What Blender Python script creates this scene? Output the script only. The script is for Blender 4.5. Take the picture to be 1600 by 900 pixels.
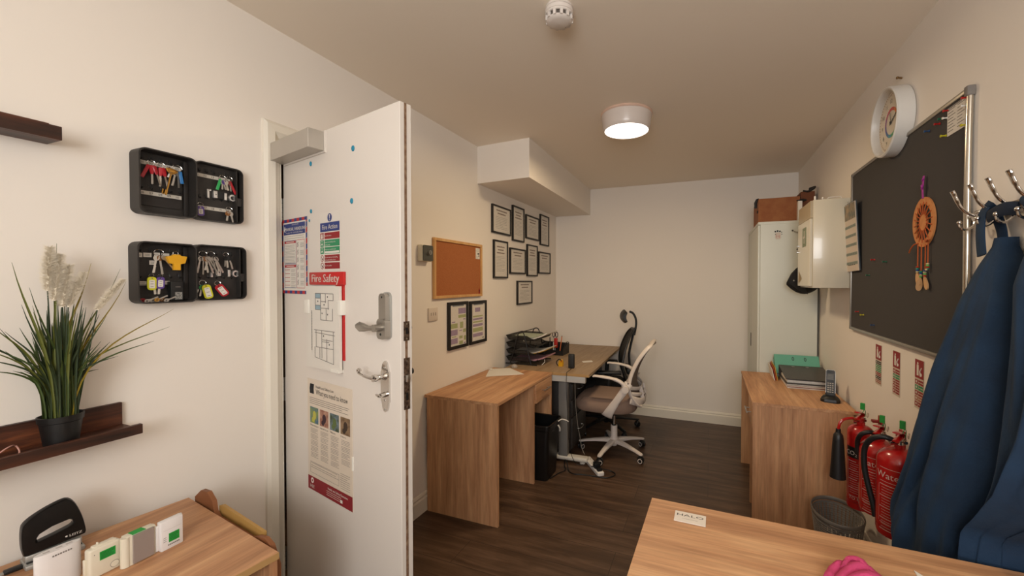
import bpy, bmesh, math, random
from mathutils import Matrix, Vector
from math import sin, cos, pi, radians, sqrt
random.seed(7)
C = bpy.context.scene
col = C.collection
for o in list(bpy.data.objects): bpy.data.objects.remove(o)

# ---------------------------------------------------------------- camera, light, exposure
CAMH = 1.4585
cam = bpy.data.cameras.new('camera'); camo = bpy.data.objects.new('camera', cam); col.objects.link(camo)
cam.sensor_width = 36.0; cam.lens = 620.83 / 1600 * 36; cam.shift_x = -0.0466; cam.clip_start = 0.02
yaw, pitch, roll = 0.36, 0.01584, 0.00098
F = Vector((-sin(yaw) * cos(pitch), cos(yaw) * cos(pitch), -sin(pitch)))
R0 = Vector((cos(yaw), sin(yaw), 0)); U0 = R0.cross(F)
R1 = R0 * cos(roll) + U0 * sin(roll); U1 = -R0 * sin(roll) + U0 * cos(roll)
camo.matrix_world = Matrix(((R1.x, U1.x, -F.x, 0), (R1.y, U1.y, -F.y, 0), (R1.z, U1.z, -F.z, CAMH), (0, 0, 0, 1)))
C.camera = camo
vs = C.view_settings
C.display_settings.display_device = 'sRGB'
vs.view_transform = 'Standard'; vs.look = 'None'; vs.gamma = 1.0; vs.use_curve_mapping = False; vs.exposure = 0.0
w = bpy.data.worlds.new('world'); C.world = w; w.use_nodes = True
w.node_tree.nodes['Background'].inputs[0].default_value = (1.0, 0.86, 0.72, 1)
w.node_tree.nodes['Background'].inputs[1].default_value = 0.0
def area(name, loc, rot, size, power, color, size_y=None):
    l = bpy.data.lights.new(name, 'AREA'); l.energy = power; l.color = color
    l.shape = 'DISK'; l.size = size
    if size_y: l.shape = 'RECTANGLE'; l.size_y = size_y
    o = bpy.data.objects.new(name, l); o.location = loc; o.rotation_euler = rot; col.objects.link(o); return o
WARM = (1.0, 0.86, 0.71)
# flush lamp in view; window behind the camera is made up as fill
LIGHTS = {'window': (43.5, (0.95, 0.975, 1.0)), 'far': (15.5, (1.0, 0.77, 0.48))}  # window entry drives the added fill light
area('added_fill_light', (0.12, -1.255, 1.80), (radians(90), 0, 0), 1.15, LIGHTS['window'][0], LIGHTS['window'][1], 1.0)  # soft fill put in behind the camera, not a known daylight source
area('far_lamp_light', (-0.492, 2.49, 2.394), (0, 0, 0), 0.26, LIGHTS['far'][0], LIGHTS['far'][1])

# ---------------------------------------------------------------- room constants (metres)
XL, XR, YB, YF, H = -1.696, 0.7935, 4.378, -1.30, 2.509
DW = 0.74                                        # desk height

# ---------------------------------------------------------------- materials
MATS = {}
def lin(h):
    h = h.lstrip('#'); r = []
    for i in (0, 2, 4):
        c = int(h[i:i+2], 16) / 255; r.append(c / 12.92 if c <= 0.04045 else ((c + 0.055) / 1.055) ** 2.4)
    return (*r, 1)
def mat(name, hexc, rough=0.6, metal=0.0, emit=None, estr=0, alpha=None, trans=0, coat=0, spec=None, noise=None, bump=None):
    if name in MATS: return MATS[name]
    m = bpy.data.materials.new(name); m.use_nodes = True; nt = m.node_tree; b = nt.nodes['Principled BSDF']
    b.inputs['Base Color'].default_value = lin(hexc); b.inputs['Roughness'].default_value = rough; b.inputs['Metallic'].default_value = metal
    if emit: b.inputs['Emission Color'].default_value = lin(emit); b.inputs['Emission Strength'].default_value = estr
    if alpha is not None: b.inputs['Alpha'].default_value = alpha
    if trans: b.inputs['Transmission Weight'].default_value = trans
    if coat: b.inputs['Coat Weight'].default_value = coat
    if spec is not None: b.inputs['Specular IOR Level'].default_value = spec
    if noise or bump:
        tc = nt.nodes.new('ShaderNodeTexCoord')
    if noise:                                     # (scale, hex2, detail)
        n = nt.nodes.new('ShaderNodeTexNoise'); n.inputs['Scale'].default_value = noise[0]; n.inputs['Detail'].default_value = 4
        nt.links.new(tc.outputs['Object'], n.inputs['Vector'])
        r = nt.nodes.new('ShaderNodeValToRGB'); r.color_ramp.elements[0].position = 0.35; r.color_ramp.elements[1].position = 0.68
        r.color_ramp.elements[0].color = lin(hexc); r.color_ramp.elements[1].color = lin(noise[1])
        nt.links.new(n.outputs['Fac'], r.inputs['Fac']); nt.links.new(r.outputs['Color'], b.inputs['Base Color'])
    if bump:                                      # (scale, strength)
        n2 = nt.nodes.new('ShaderNodeTexNoise'); n2.inputs['Scale'].default_value = bump[0]; n2.inputs['Detail'].default_value = 3
        nt.links.new(tc.outputs['Object'], n2.inputs['Vector'])
        bp = nt.nodes.new('ShaderNodeBump'); bp.inputs['Strength'].default_value = bump[1]; bp.inputs['Distance'].default_value = 0.002
        nt.links.new(n2.outputs['Fac'], bp.inputs['Height']); nt.links.new(bp.outputs['Normal'], b.inputs['Normal'])
    MATS[name] = m; return m
def wood(name, axis, cols, stretch=14, rough=0.5, base=1.2, dark=0.0):
    """grain running along axis 0/1/2 in object space"""
    if name in MATS: return MATS[name]
    m = bpy.data.materials.new(name); m.use_nodes = True; nt = m.node_tree; b = nt.nodes['Principled BSDF']; N = nt.nodes.new; L = nt.links.new
    tc = N('ShaderNodeTexCoord'); mp = N('ShaderNodeMapping'); s = [stretch] * 3; s[axis] = 1.0
    mp.inputs['Scale'].default_value = [v * base for v in s]; L(tc.outputs['Object'], mp.inputs['Vector'])
    n = N('ShaderNodeTexNoise'); n.inputs['Scale'].default_value = 1.6; n.inputs['Detail'].default_value = 7; n.inputs['Roughness'].default_value = 0.62; n.inputs['Distortion'].default_value = 0.35
    L(mp.outputs['Vector'], n.inputs['Vector'])
    r = N('ShaderNodeValToRGB'); e = r.color_ramp.elements
    e[0].position = 0.30; e[0].color = lin(cols[0]); e[1].position = 0.72; e[1].color = lin(cols[-1])
    for i, c in enumerate(cols[1:-1]):
        x = e.new(0.30 + 0.42 * (i + 1) / (len(cols) - 1)); x.color = lin(c)
    L(n.outputs['Fac'], r.inputs['Fac'])
    mp2 = N('ShaderNodeMapping'); s2 = [95.0] * 3; s2[axis] = 4.0; mp2.inputs['Scale'].default_value = s2; L(tc.outputs['Object'], mp2.inputs['Vector'])
    n2 = N('ShaderNodeTexNoise'); n2.inputs['Scale'].default_value = 1.5; n2.inputs['Detail'].default_value = 3; L(mp2.outputs['Vector'], n2.inputs['Vector'])
    r2 = N('ShaderNodeMapRange'); r2.inputs['From Min'].default_value = 0.3; r2.inputs['From Max'].default_value = 0.7; r2.inputs['To Min'].default_value = 0.84; r2.inputs['To Max'].default_value = 1.08
    L(n2.outputs['Fac'], r2.inputs['Value'])
    mx = N('ShaderNodeVectorMath'); mx.operation = 'SCALE'; L(r.outputs['Color'], mx.inputs[0]); L(r2.outputs['Result'], mx.inputs['Scale'])
    L(mx.outputs['Vector'], b.inputs['Base Color']); b.inputs['Roughness'].default_value = rough
    bp = N('ShaderNodeBump'); bp.inputs['Strength'].default_value = 0.12; bp.inputs['Distance'].default_value = 0.001; L(n2.outputs['Fac'], bp.inputs['Height']); L(bp.outputs['Normal'], b.inputs['Normal'])
    MATS[name] = m; return m
OAK = ['a37350', 'b7865f', 'c9986e', 'd6a97e']
def oak(ax): return wood('sawn_oak_%d' % ax, ax, OAK, 11, 0.55)
def greyoak(ax): return wood('grey_oak_%d' % ax, ax, ['8d7357', '9c8264', 'ab9172'], 16, 0.5)
def rustic(ax): return wood('rustic_wood_%d' % ax, ax, ['1a100b', '3a2015', '572e1b', '7c4627'], 9, 0.45, 2.2)
def floor_mat():
    m = bpy.data.materials.new('laminate_floor'); m.use_nodes = True; nt = m.node_tree; b = nt.nodes['Principled BSDF']; N = nt.nodes.new; L = nt.links.new
    tc = N('ShaderNodeTexCoord'); br = N('ShaderNodeTexBrick'); br.offset = 0.37; br.inputs['Scale'].default_value = 1.0
    br.inputs['Brick Width'].default_value = 1.25; br.inputs['Row Height'].default_value = 0.19; br.inputs['Mortar Size'].default_value = 0.0015
    br.inputs['Color1'].default_value = (0.35, 0.35, 0.35, 1); br.inputs['Color2'].default_value = (0.65, 0.65, 0.65, 1); br.inputs['Mortar'].default_value = (0, 0, 0, 1)
    L(tc.outputs['Object'], br.inputs['Vector'])
    mp = N('ShaderNodeMapping'); mp.inputs['Scale'].default_value = (1.3, 13, 1); L(tc.outputs['Object'], mp.inputs['Vector'])
    n = N('ShaderNodeTexNoise'); n.inputs['Scale'].default_value = 1.7; n.inputs['Detail'].default_value = 7; n.inputs['Roughness'].default_value = 0.62; n.inputs['Distortion'].default_value = 0.5
    L(mp.outputs['Vector'], n.inputs['Vector'])
    ad = N('ShaderNodeMath'); ad.operation = 'MULTIPLY_ADD'; ad.inputs[1].default_value = 0.28; L(br.outputs['Color'], ad.inputs[0]); L(n.outputs['Fac'], ad.inputs[2])
    r = N('ShaderNodeValToRGB'); e = r.color_ramp.elements; e[0].position = 0.38; e[0].color = lin('32231a'); e[1].position = 0.86; e[1].color = lin('6b5240')
    x = e.new(0.6); x.color = lin('4c3727'); L(ad.outputs[0], r.inputs['Fac'])
    mx = N('ShaderNodeMix'); mx.data_type = 'RGBA'; mx.inputs[7].default_value = lin('281d17'); L(br.outputs['Fac'], mx.inputs[0]); L(r.outputs['Color'], mx.inputs[6])
    L(mx.outputs[2], b.inputs['Base Color']); b.inputs['Roughness'].default_value = 0.42
    bp = N('ShaderNodeBump'); bp.inputs['Strength'].default_value = 0.2; bp.inputs['Distance'].default_value = 0.001; L(n.outputs['Fac'], bp.inputs['Height']); L(bp.outputs['Normal'], b.inputs['Normal'])
    return m
WALL = mat('wall_paint', 'ede4d9', 0.75, bump=(60, 0.06))
CEIL = mat('ceiling_paint', 'f3e7d6', 0.85, bump=(5, 0.15))
TRIM = mat('white_gloss_trim', 'e6decf', 0.4)
DOORW = mat('white_door_paint', 'dcd3c9', 0.45)
BLACK = mat('black_plastic', '131313', 0.45); BLK2 = mat('black_frame', '15110f', 0.5)
WHITE = mat('white_plastic', 'e6e0da', 0.4); PAPER = mat('white_paper', 'ddd6cb', 0.8); CREAM = mat('cream_plastic', 'e3dac4', 0.45)
CHROME = mat('chrome', 'd4d0cb', 0.12, 1.0); STEEL = mat('brushed_steel', 'b9b6b0', 0.35, 1.0); SILVER = mat('silver_grey_paint', 'aaa8a2', 0.4, 0.5)
INK = mat('black_ink', '1c1a1a', 0.7); GREYINK = mat('grey_print', '77706a', 0.8); REDINK = mat('red_print', 'b2282e', 0.6); NAVY = mat('navy_print', '2b3a78', 0.6)
GREENP = mat('green_print', '2f8a5c', 0.6); MAROON = mat('maroon_print', '861d26', 0.6); DKRED = mat('dark_red_print', '8f1f22', 0.6)
DGREY = mat('charcoal_metal', '34302d', 0.5, 0.3, bump=(400, 0.1)); DG2 = mat('dark_grey_inner', '241f1c', 0.6)

# ---------------------------------------------------------------- mesh builder
def ortho(o, x, y, z):
    o, x, y, z = map(Vector, (o, x, y, z)); x.normalize(); y.normalize(); z.normalize()
    return Matrix(((x.x, y.x, z.x, o.x), (x.y, y.y, z.y, o.y), (x.z, y.z, z.z, o.z), (0, 0, 0, 1)))
_txt = {}
def text_geo(s):
    if s in _txt: return _txt[s]
    cu = bpy.data.curves.new('t', 'FONT'); cu.body = s; cu.size = 1; cu.resolution_u = 2
    o = bpy.data.objects.new('t', cu); col.objects.link(o)
    bpy.context.view_layer.update()
    me = bpy.data.meshes.new_from_object(o.evaluated_get(bpy.context.evaluated_depsgraph_get()))
    vs_ = [v.co.copy() for v in me.vertices]; fs = [tuple(p.vertices) for p in me.polygons]
    bpy.data.objects.remove(o); bpy.data.meshes.remove(me); bpy.data.curves.remove(cu)
    _txt[s] = (vs_, fs); return _txt[s]
class MB:
    def __init__(s, m=None, M=None):
        s.v = []; s.f = []; s.mi = []; s.mats = []; s.M = M or Matrix.Identity(4); s.cur = 0
        if m: s.use(m)
    def use(s, m):
        if m not in s.mats: s.mats.append(m)
        s.cur = s.mats.index(m); return s
    def at(s, M): s.M = M; return s
    def add(s, vs, fs):
        b = len(s.v); s.v += [s.M @ Vector(v) for v in vs]
        for f in fs: s.f.append([i + b for i in f]); s.mi.append(s.cur)
        return s
    def box(s, x0, x1, y0, y1, z0, z1, bev=0, seg=2):
        x0, x1 = min(x0, x1), max(x0, x1); y0, y1 = min(y0, y1), max(y0, y1); z0, z1 = min(z0, z1), max(z0, z1)
        if bev <= 0:
            v = [(x, y, z) for z in (z0, z1) for y in (y0, y1) for x in (x0, x1)]
            return s.add(v, [(0, 2, 3, 1), (4, 5, 7, 6), (0, 1, 5, 4), (2, 6, 7, 3), (0, 4, 6, 2), (1, 3, 7, 5)])
        bm = bmesh.new(); bmesh.ops.create_cube(bm, size=1)
        for v in bm.verts: v.co = Vector(((x0 + x1) / 2 + v.co.x * (x1 - x0), (y0 + y1) / 2 + v.co.y * (y1 - y0), (z0 + z1) / 2 + v.co.z * (z1 - z0)))
        bmesh.ops.bevel(bm, geom=list(bm.edges), offset=bev, segments=seg, profile=0.5, affect='EDGES'); return s.take(bm)
    def take(s, bm):
        bm.verts.ensure_lookup_table(); bm.verts.index_update()
        s.add([v.co.copy() for v in bm.verts], [[v.index for v in f.verts] for f in bm.faces]); bm.free(); return s
    def quad(s, x0, x1, y0, y1, z=0.0):
        return s.add([(x0, y0, z), (x1, y0, z), (x1, y1, z), (x0, y1, z)], [(0, 1, 2, 3)])
    def prism(s, pts, z0, z1):
        n = len(pts); return s.add([(x, y, z0) for x, y in pts] + [(x, y, z1) for x, y in pts],
            [tuple(range(n - 1, -1, -1)), tuple(range(n, 2 * n))] + [(i, (i + 1) % n, n + (i + 1) % n, n + i) for i in range(n)])
    def rrect(s, x0, x1, y0, y1, z0, z1, r=0.01, n=5):
        return s.prism(rr(x0, x1, y0, y1, r, n), z0, z1)
    def ring_prism(s, outer, inner, z0, z1):
        n = len(outer); v = [(x, y, z) for z in (z0, z1) for p in (outer, inner) for x, y in p]; f = []
        for i in range(n):
            j = (i + 1) % n; a, b_, c, d = 0, n, 2 * n, 3 * n
            f += [(a + i, a + j, c + j, c + i), (b_ + j, b_ + i, d + i, d + j), (c + i, c + j, d + j, d + i), (a + j, a + i, b_ + i, b_ + j)]
        return s.add(v, f)
    def lathe(s, prof, n=24, a0=0, a1=2 * pi, sx=1, sy=1):
        full = abs(a1 - a0 - 2 * pi) < 1e-6; m = n if full else n + 1; k = len(prof)
        v = [(r * cos(a0 + (a1 - a0) * i / n) * sx, r * sin(a0 + (a1 - a0) * i / n) * sy, z) for i in range(m) for r, z in prof]; f = []
        for i in range(n):
            j = (i + 1) % m
            for q in range(k - 1): f.append((i * k + q, j * k + q, j * k + q + 1, i * k + q + 1))
        return s.add(v, f)
    def cyl(s, p0, p1, r0, r1=None, n=16):
        if r1 is None: r1 = r0
        return s.tube([p0, p1], [r0, r1], n)
    def tube(s, pts, r, n=8, closed=False, cap=True, flat=1.0, up=None):
        """swept round / elliptical section; r number or list; flat scales the second axis"""
        P = [Vector(p) for p in pts]; k = len(P); R = r if isinstance(r, (list, tuple)) else [r] * k
        u = None; v = []
        for i in range(k):
            if closed: t = P[(i + 1) % k] - P[i - 1]
            else: t = P[min(i + 1, k - 1)] - P[max(i - 1, 0)]
            if t.length < 1e-9: t = Vector((0, 0, 1))
            t.normalize()
            if u is None:
                a = Vector(up) if up else (Vector((0, 0, 1)) if abs(t.z) < 0.9 else Vector((1, 0, 0)))
            else: a = Vector(up) if up else u
            u = a - t * a.dot(t)
            if u.length < 1e-6: u = t.orthogonal()
            u.normalize(); w_ = t.cross(u); rr_ = R[i]; ra, rb = rr_ if isinstance(rr_, (tuple, list)) else (rr_, rr_ * flat)
            for j in range(n):
                an = 2 * pi * j / n; v.append(P[i] + u * cos(an) * ra + w_ * sin(an) * rb)
        f = []
        for i in range(k if closed else k - 1):
            a, b_ = i * n, ((i + 1) % k) * n
            for j in range(n): f.append((a + j, a + (j + 1) % n, b_ + (j + 1) % n, b_ + j))
        if cap and not closed: f += [tuple(range(n - 1, -1, -1)), tuple((k - 1) * n + j for j in range(n))]
        return s.add(v, f)
    def sphere(s, c, r, n=16, sx=1, sy=1, sz=1):
        cx, cy, cz = c; m = n // 2; v = [(cx, cy, cz - r * sz)]
        for i in range(1, m):
            th = pi * i / m
            for j in range(n): v.append((cx + r * sx * sin(th) * cos(2 * pi * j / n), cy + r * sy * sin(th) * sin(2 * pi * j / n), cz - r * sz * cos(th)))
        v.append((cx, cy, cz + r * sz)); f = [(0, 1 + (j + 1) % n, 1 + j) for j in range(n)]
        for i in range(m - 2):
            a = 1 + i * n
            for j in range(n): f.append((a + j, a + (j + 1) % n, a + n + (j + 1) % n, a + n + j))
        a = 1 + (m - 2) * n; f += [(a + j, a + (j + 1) % n, len(v) - 1) for j in range(n)]
        return s.add(v, f)
    def disc(s, x, y, r, z=0, n=20, sy=1):
        return s.add([(x + r * cos(2 * pi * i / n), y + r * sy * sin(2 * pi * i / n), z) for i in range(n)], [tuple(range(n))])
    def loft(s, secs, closed=True, cap=True):
        n = len(secs[0]); v = [p for c in secs for p in c]; f = []
        for i in range(len(secs) - 1):
            for j in range(n if closed else n - 1):
                f.append((i * n + j, i * n + (j + 1) % n, (i + 1) * n + (j + 1) % n, (i + 1) * n + j))
        if cap and closed: f += [tuple(range(n - 1, -1, -1)), tuple((len(secs) - 1) * n + j for j in range(n))]
        return s.add(v, f)
    def text(s, t, x, y, size, z=0.0006, align='c', sx=1.0, bold=0):
        vs_, fs = text_geo(t)
        if not vs_: return s
        x0 = min(v.x for v in vs_); x1 = max(v.x for v in vs_); wd = (x1 - x0) * size * sx
        ox = x - (wd / 2 if align == 'c' else 0) - x0 * size * sx
        s.add([(v.x * size * sx + ox, v.y * size + y, z) for v in vs_], fs)
        if bold: s.add([(v.x * size * sx + ox + bold, v.y * size + y, z) for v in vs_], fs)
        return s
    def lines(s, x0, x1, y1, y0, n, th=0.0012, z=0.0006, rag=0.3):
        for i in range(n):
            y = y1 + (y0 - y1) * i / max(1, n - 1); e = x1 - (x1 - x0) * rag * random.random() * (1 if i % 3 == 2 else 0.25)
            s.quad(x0, e, y - th / 2, y + th / 2, z)
        return s
    def build(s, name, parent=None, origin=None, sharp=35):
        vs_ = [v.copy() for v in s.v]
        if parent is None:
            if origin is None:
                xs = [v.x for v in vs_]; ys = [v.y for v in vs_]; zs = [v.z for v in vs_]
                origin = ((min(xs) + max(xs)) / 2, (min(ys) + max(ys)) / 2, min(zs))
            M = Matrix.Translation(origin)
        else: M = wm(parent)
        Mi = M.inverted(); me = bpy.data.meshes.new(name)
        me.from_pydata([Mi @ v for v in vs_], [], s.f)
        for m in s.mats: me.materials.append(m)
        me.polygons.foreach_set('material_index', s.mi); me.polygons.foreach_set('use_smooth', [True] * len(s.f))
        me.update(); me.set_sharp_from_angle(angle=radians(sharp))
        o = bpy.data.objects.new(name, me); col.objects.link(o)
        if parent is None: o.location = origin
        else: o.parent = parent
        return o
def wm(o):
    M = Matrix.LocRotScale(o.location, o.rotation_euler, o.scale)
    return wm(o.parent) @ M if o.parent else M
def rr(x0, x1, y0, y1, r, n=5):
    p = []
    for cx, cy, a in ((x1 - r, y0 + r, -pi / 2), (x1 - r, y1 - r, 0), (x0 + r, y1 - r, pi / 2), (x0 + r, y0 + r, pi)):
        for i in range(n + 1): p.append((cx + r * cos(a + pi / 2 * i / n), cy + r * sin(a + pi / 2 * i / n)))
    return p
def bez(p0, p1, p2, p3, n=10):
    P = [Vector(p) for p in (p0, p1, p2, p3)]
    return [P[0] * (1 - t) ** 3 + P[1] * 3 * t * (1 - t) ** 2 + P[2] * 3 * t * t * (1 - t) + P[3] * t ** 3 for t in [i / n for i in range(n + 1)]]
def cr(pts, n=6):
    """Catmull-Rom through pts"""
    P = [Vector(p) for p in pts]; o = []
    for i in range(len(P) - 1):
        a, b_, c, d = P[max(i - 1, 0)], P[i], P[i + 1], P[min(i + 2, len(P) - 1)]
        for k in range(n):
            t = k / n; o.append(0.5 * ((2 * b_) + (c - a) * t + (2 * a - 5 * b_ + 4 * c - d) * t * t + (3 * b_ - a - 3 * c + d) * t ** 3))
    o.append(P[-1]); return o
def tag(o, label, cat, group=None):
    o['label'] = label; o['category'] = cat
    if group: o['group'] = group
    return o
def thing(name, label, cat, loc=(0, 0, 0), group=None, rotz=0):
    o = bpy.data.objects.new(name, None); o.empty_display_size = 0.05; col.objects.link(o); o.location = loc; o.rotation_euler = (0, 0, rotz)
    return tag(o, label, cat, group)
def struct(o): o['kind'] = 'structure'; return o
def copy_tree(o, parent=None):
    c = o.copy(); col.objects.link(c)
    if parent: c.parent = parent
    for ch in list(o.children): copy_tree(ch, c)
    return c
def FL(Y, Z, off=0.0): return ortho((XL + off, Y, Z), (0, 1, 0), (0, 0, 1), (1, 0, 0))          # on the left wall
def FR(Y, Z, off=0.0): return ortho((XR - off, Y, Z), (0, -1, 0), (0, 0, 1), (-1, 0, 0))        # on the right wall
DH = Vector((-1.70, 1.175, 0)); DD = Vector((0.97686, -0.21388, 0)); DN = Vector((-0.21388, -0.97686, 0))
def FD(u=0, z=0, off=0.0): return ortho(DH + DD * u + DN * off + Vector((0, 0, z)), DD, (0, 0, 1), DN)  # on the open door
def FT(x, y, z, a=0): return ortho((x, y, z), (cos(a), sin(a), 0), (-sin(a), cos(a), 0), (0, 0, 1))      # lying flat
T = Matrix.Translation
def Rx(a): return Matrix.Rotation(a, 4, 'X')
def Ry(a): return Matrix.Rotation(a, 4, 'Y')
def Rz(a): return Matrix.Rotation(a, 4, 'Z')

# ================================================================= ROOM SHELL
DO0, DO1, DTOP = 1.150, 1.925, 2.04      # door opening in the left wall
b = MB(floor_mat()); b.box(XL - 1.6, XR + 0.1, YF - 0.1, YB + 0.1, -0.05, 0.0); struct(b.build('floor', origin=(0, 0, 0)))
b = MB(CEIL); b.box(XL - 1.6, XR + 0.1, YF - 0.1, YB + 0.1, H, H + 0.05); struct(b.build('ceiling', origin=(0, 0, H)))
b = MB(WALL); b.box(XL - 0.1, XL, YF - 0.1, DO0, 0, H); b.box(XL - 0.1, XL, DO1, YB + 0.1, 0, H); b.box(XL - 0.1, XL, DO0, DO1, DTOP + 0.025, H)
struct(b.build('wall_left', origin=(XL, 0, 0)))
b = MB(WALL); b.box(XR, XR + 0.1, YF - 0.1, YB + 0.1, 0, H); struct(b.build('wall_right', origin=(XR, 0, 0)))
b = MB(WALL); b.box(XL, XR, YB, YB + 0.1, 0, H); struct(b.build('wall_back', origin=(0, YB, 0)))
b = MB(WALL); b.box(XL, XR, YF - 0.1, YF, 0, H); struct(b.build('wall_front', origin=(0, YF, 0)))
b = MB(mat('corridor_paint', '7d6a55', 0.8)); b.box(XL - 1.6, XL - 1.5, YF, YB, 0, H); b.box(XL - 1.5, XL - 0.1, 0.55, 0.65, 0, H); b.box(XL - 1.5, XL - 0.1, 2.6, 2.7, 0, H)
struct(b.build('wall_corridor', origin=(XL - 1.5, 0, 0)))
b = MB(WALL); b.add([(XL, 2.685, 2.222), (-1.236, 2.650, 2.222), (-1.275, YB, 2.222), (XL, YB, 2.222), (XL, 2.685, H), (-1.236, 2.650, H), (-1.275, YB, H), (XL, YB, H)],
    [(0, 3, 2, 1), (4, 5, 6, 7), (0, 1, 5, 4), (1, 2, 6, 5), (2, 3, 7, 6), (0, 4, 7, 3)])
struct(b.build('trim_1'))                                   # boxed-in soffit along the left wall
SK = [(0, 0), (0.018, 0), (0.018, 0.085), (0.014, 0.092), (0.011, 0.096), (0.013, 0.104), (0.006, 0.118), (0, 0.120)]
def skirt(name, a, b2, n):
    a, b2, n = Vector(a), Vector(b2), Vector(n); m = MB(TRIM)
    m.loft([[a + n * x + Vector((0, 0, z)) for x, z in SK], [b2 + n * x + Vector((0, 0, z)) for x, z in SK]]); struct(m.build(name, sharp=20))
skirt('baseboard_back', (XL, YB, 0), (XR, YB, 0), (0, -1, 0))
skirt('baseboard_left', (XL, DO1 + 0.001, 0), (XL, YB, 0), (1, 0, 0))
skirt('baseboard_left', (XL, YF, 0), (XL, DO0 - 0.07, 0), (1, 0, 0))
skirt('baseboard_right', (XR, YF, 0), (XR, YB, 0), (-1, 0, 0))
# door frame: architrave (near side and head), lining and stop
b = MB(TRIM)
AP = [(0, 0), (0.0, 0.012), (0.012, 0.020), (0.040, 0.022), (0.052, 0.014), (0.062, 0.010), (0.066, 0.0)]
za = DTOP + 0.082
def arch(p, dz):   # profile point -> offsets from outer edge toward the opening
    return p
sec = [[Vector((XL + t, DO0 - 0.064 + a, 0)) for a, t in AP], [Vector((XL + t, DO0 - 0.064 + a, za - 0.005 - a)) for a, t in AP], ]
b.loft(sec)
b.loft([[Vector((XL + t, DO0 - 0.064 + a, za - 0.005 - a)) for a, t in AP], [Vector((XL + t, DO1, za - 0.005 - a)) for a, t in AP]])
b.box(XL - 0.10, XL + 0.002, DO0 - 0.0, DO0 + 0.012, 0, DTOP + 0.02); b.box(XL - 0.10, XL - 0.001, DO1 - 0.012, DO1, 0, DTOP + 0.02); b.box(XL - 0.10, XL + 0.002, DO0, DO1, DTOP, DTOP + 0.025)
b.box(XL - 0.10, XL - 0.05, DO0 + 0.012, DO0 + 0.024, 0, DTOP)
struct(b.build('trim_2', sharp=20))
# ================================================================= OPEN DOOR AND ITS FITTINGS
BROWN = mat('raw_door_edge', '6b4a33', 0.85, noise=(60, '8d7259'))
b = MB(DOORW, FD()); b.box(0, 0.80, 0.008, 2.03, -0.042, 0, 0.0012, 1)
door = struct(b.build('door_1', origin=tuple(DH)))
b = MB(BROWN, FD()); b.box(0.796, 0.8008, 0.01, 2.029, -0.0245, -0.0155); b.build('edge_strip', door)
RUST = mat('rusty_plate', '3a2a22', 0.5, 0.6, noise=(120, '7a6552'))
b = MB(RUST, FD())
b.box(0.799, 0.8025, 1.268, 1.33, -0.030, -0.010); b.use(CHROME)
for z in (1.275, 1.322): b.cyl((0.802, z, -0.020), (0.8035, z, -0.020), 0.003, n=10)
b.use(BLACK); b.box(0.802, 0.8032, 1.29, 1.31, -0.025, -0.016); b.build('latch_plate', door)
b = MB(RUST, FD()); b.box(0.799, 0.8025, 1.045, 1.212, -0.031, -0.010); b.use(STEEL); b.box(0.802, 0.812, 1.135, 1.158, -0.026, -0.014, 0.002)
for z in (1.053, 1.203): b.cyl((0.802, z, -0.020), (0.8035, z, -0.020), 0.003, n=10)
b.use(BLACK); b.box(0.802, 0.8032, 1.075, 1.10, -0.025, -0.016); b.build('mortice_lock_plate', door)
# hinges
for zc in (1.762, 0.997, 0.262):
    b = MB(STEEL, FD()); b.cyl((-0.010, zc - 0.05, 0.006), (-0.010, zc + 0.05, 0.006), 0.0065, n=12)
    for k in range(1, 5): b.use(BLACK); b.cyl((-0.010, zc - 0.05 + k * 0.02 - 0.0005, 0.006), (-0.010, zc - 0.05 + k * 0.02 + 0.0005, 0.006), 0.0069, n=12)
    b.use(STEEL); b.box(-0.006, 0.0015, zc - 0.05, zc + 0.05, -0.036, 0.001); b.build('hinge', door)
# door closer
b = MB(mat('closer_silver', 'b5ada2', 0.38, 0.35), FD()); b.box(0.010, 0.348, 1.951, 2.022, 0.006, 0.062, 0.0015, 1); cl = b.build('door_closer', door); cl['label'] = 'silver box-shaped overhead closer'
b = MB(DOORW, FD()); b.box(0.02, 0.352, 1.945, 2.026, 0, 0.006); b.build('back_plate', cl)
b = MB(STEEL, FD()); b.cyl((0.14, 2.02, 0.035), (0.14, 2.036, 0.035), 0.008, n=10); b.box(0.02, 0.15, 2.031, 2.037, 0.028, 0.042); b.build('arm', cl)
# keypad lock
b = MB(SILVER, FD()); MK = FD(0.7335, 1.346, 0); b.at(MK)
b.rrect(-0.0255, 0.0215, -0.076, 0.078, 0, 0.005, 0.018, 8)
b.use(mat('satin_nickel', 'a9a39a', 0.32, 0.85)); b.rrect(-0.020, 0.016, -0.03, 0.074, 0.005, 0.021, 0.014, 8); b.rrect(-0.024, 0.020, -0.074, -0.008, 0.005, 0.026, 0.013, 8)
b.use(BLACK); b.disc(-0.002, 0.062, 0.0035, 0.0215); b.disc(-0.002, -0.058, 0.0045, 0.0265)
kp = b.build('keypad_lock', door)
b = MB(mat('satin_nickel', 'a9a39a', 0.32, 0.85), MK); b.cyl((-0.002, -0.036, 0.026), (-0.002, -0.036, 0.052), 0.012, n=16)
b.tube([(-0.006, -0.036, 0.046), (-0.030, -0.037, 0.050), (-0.050, -0.036, 0.052), (-0.078, -0.035, 0.052), (-0.096, -0.034, 0.052)], [(0.008, 0.007), (0.0085, 0.006), (0.0135, 0.0065), (0.0165, 0.0065), (0.008, 0.005)], 14, up=(0, 1, 0))
b.build('knob_lever', kp)
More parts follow.
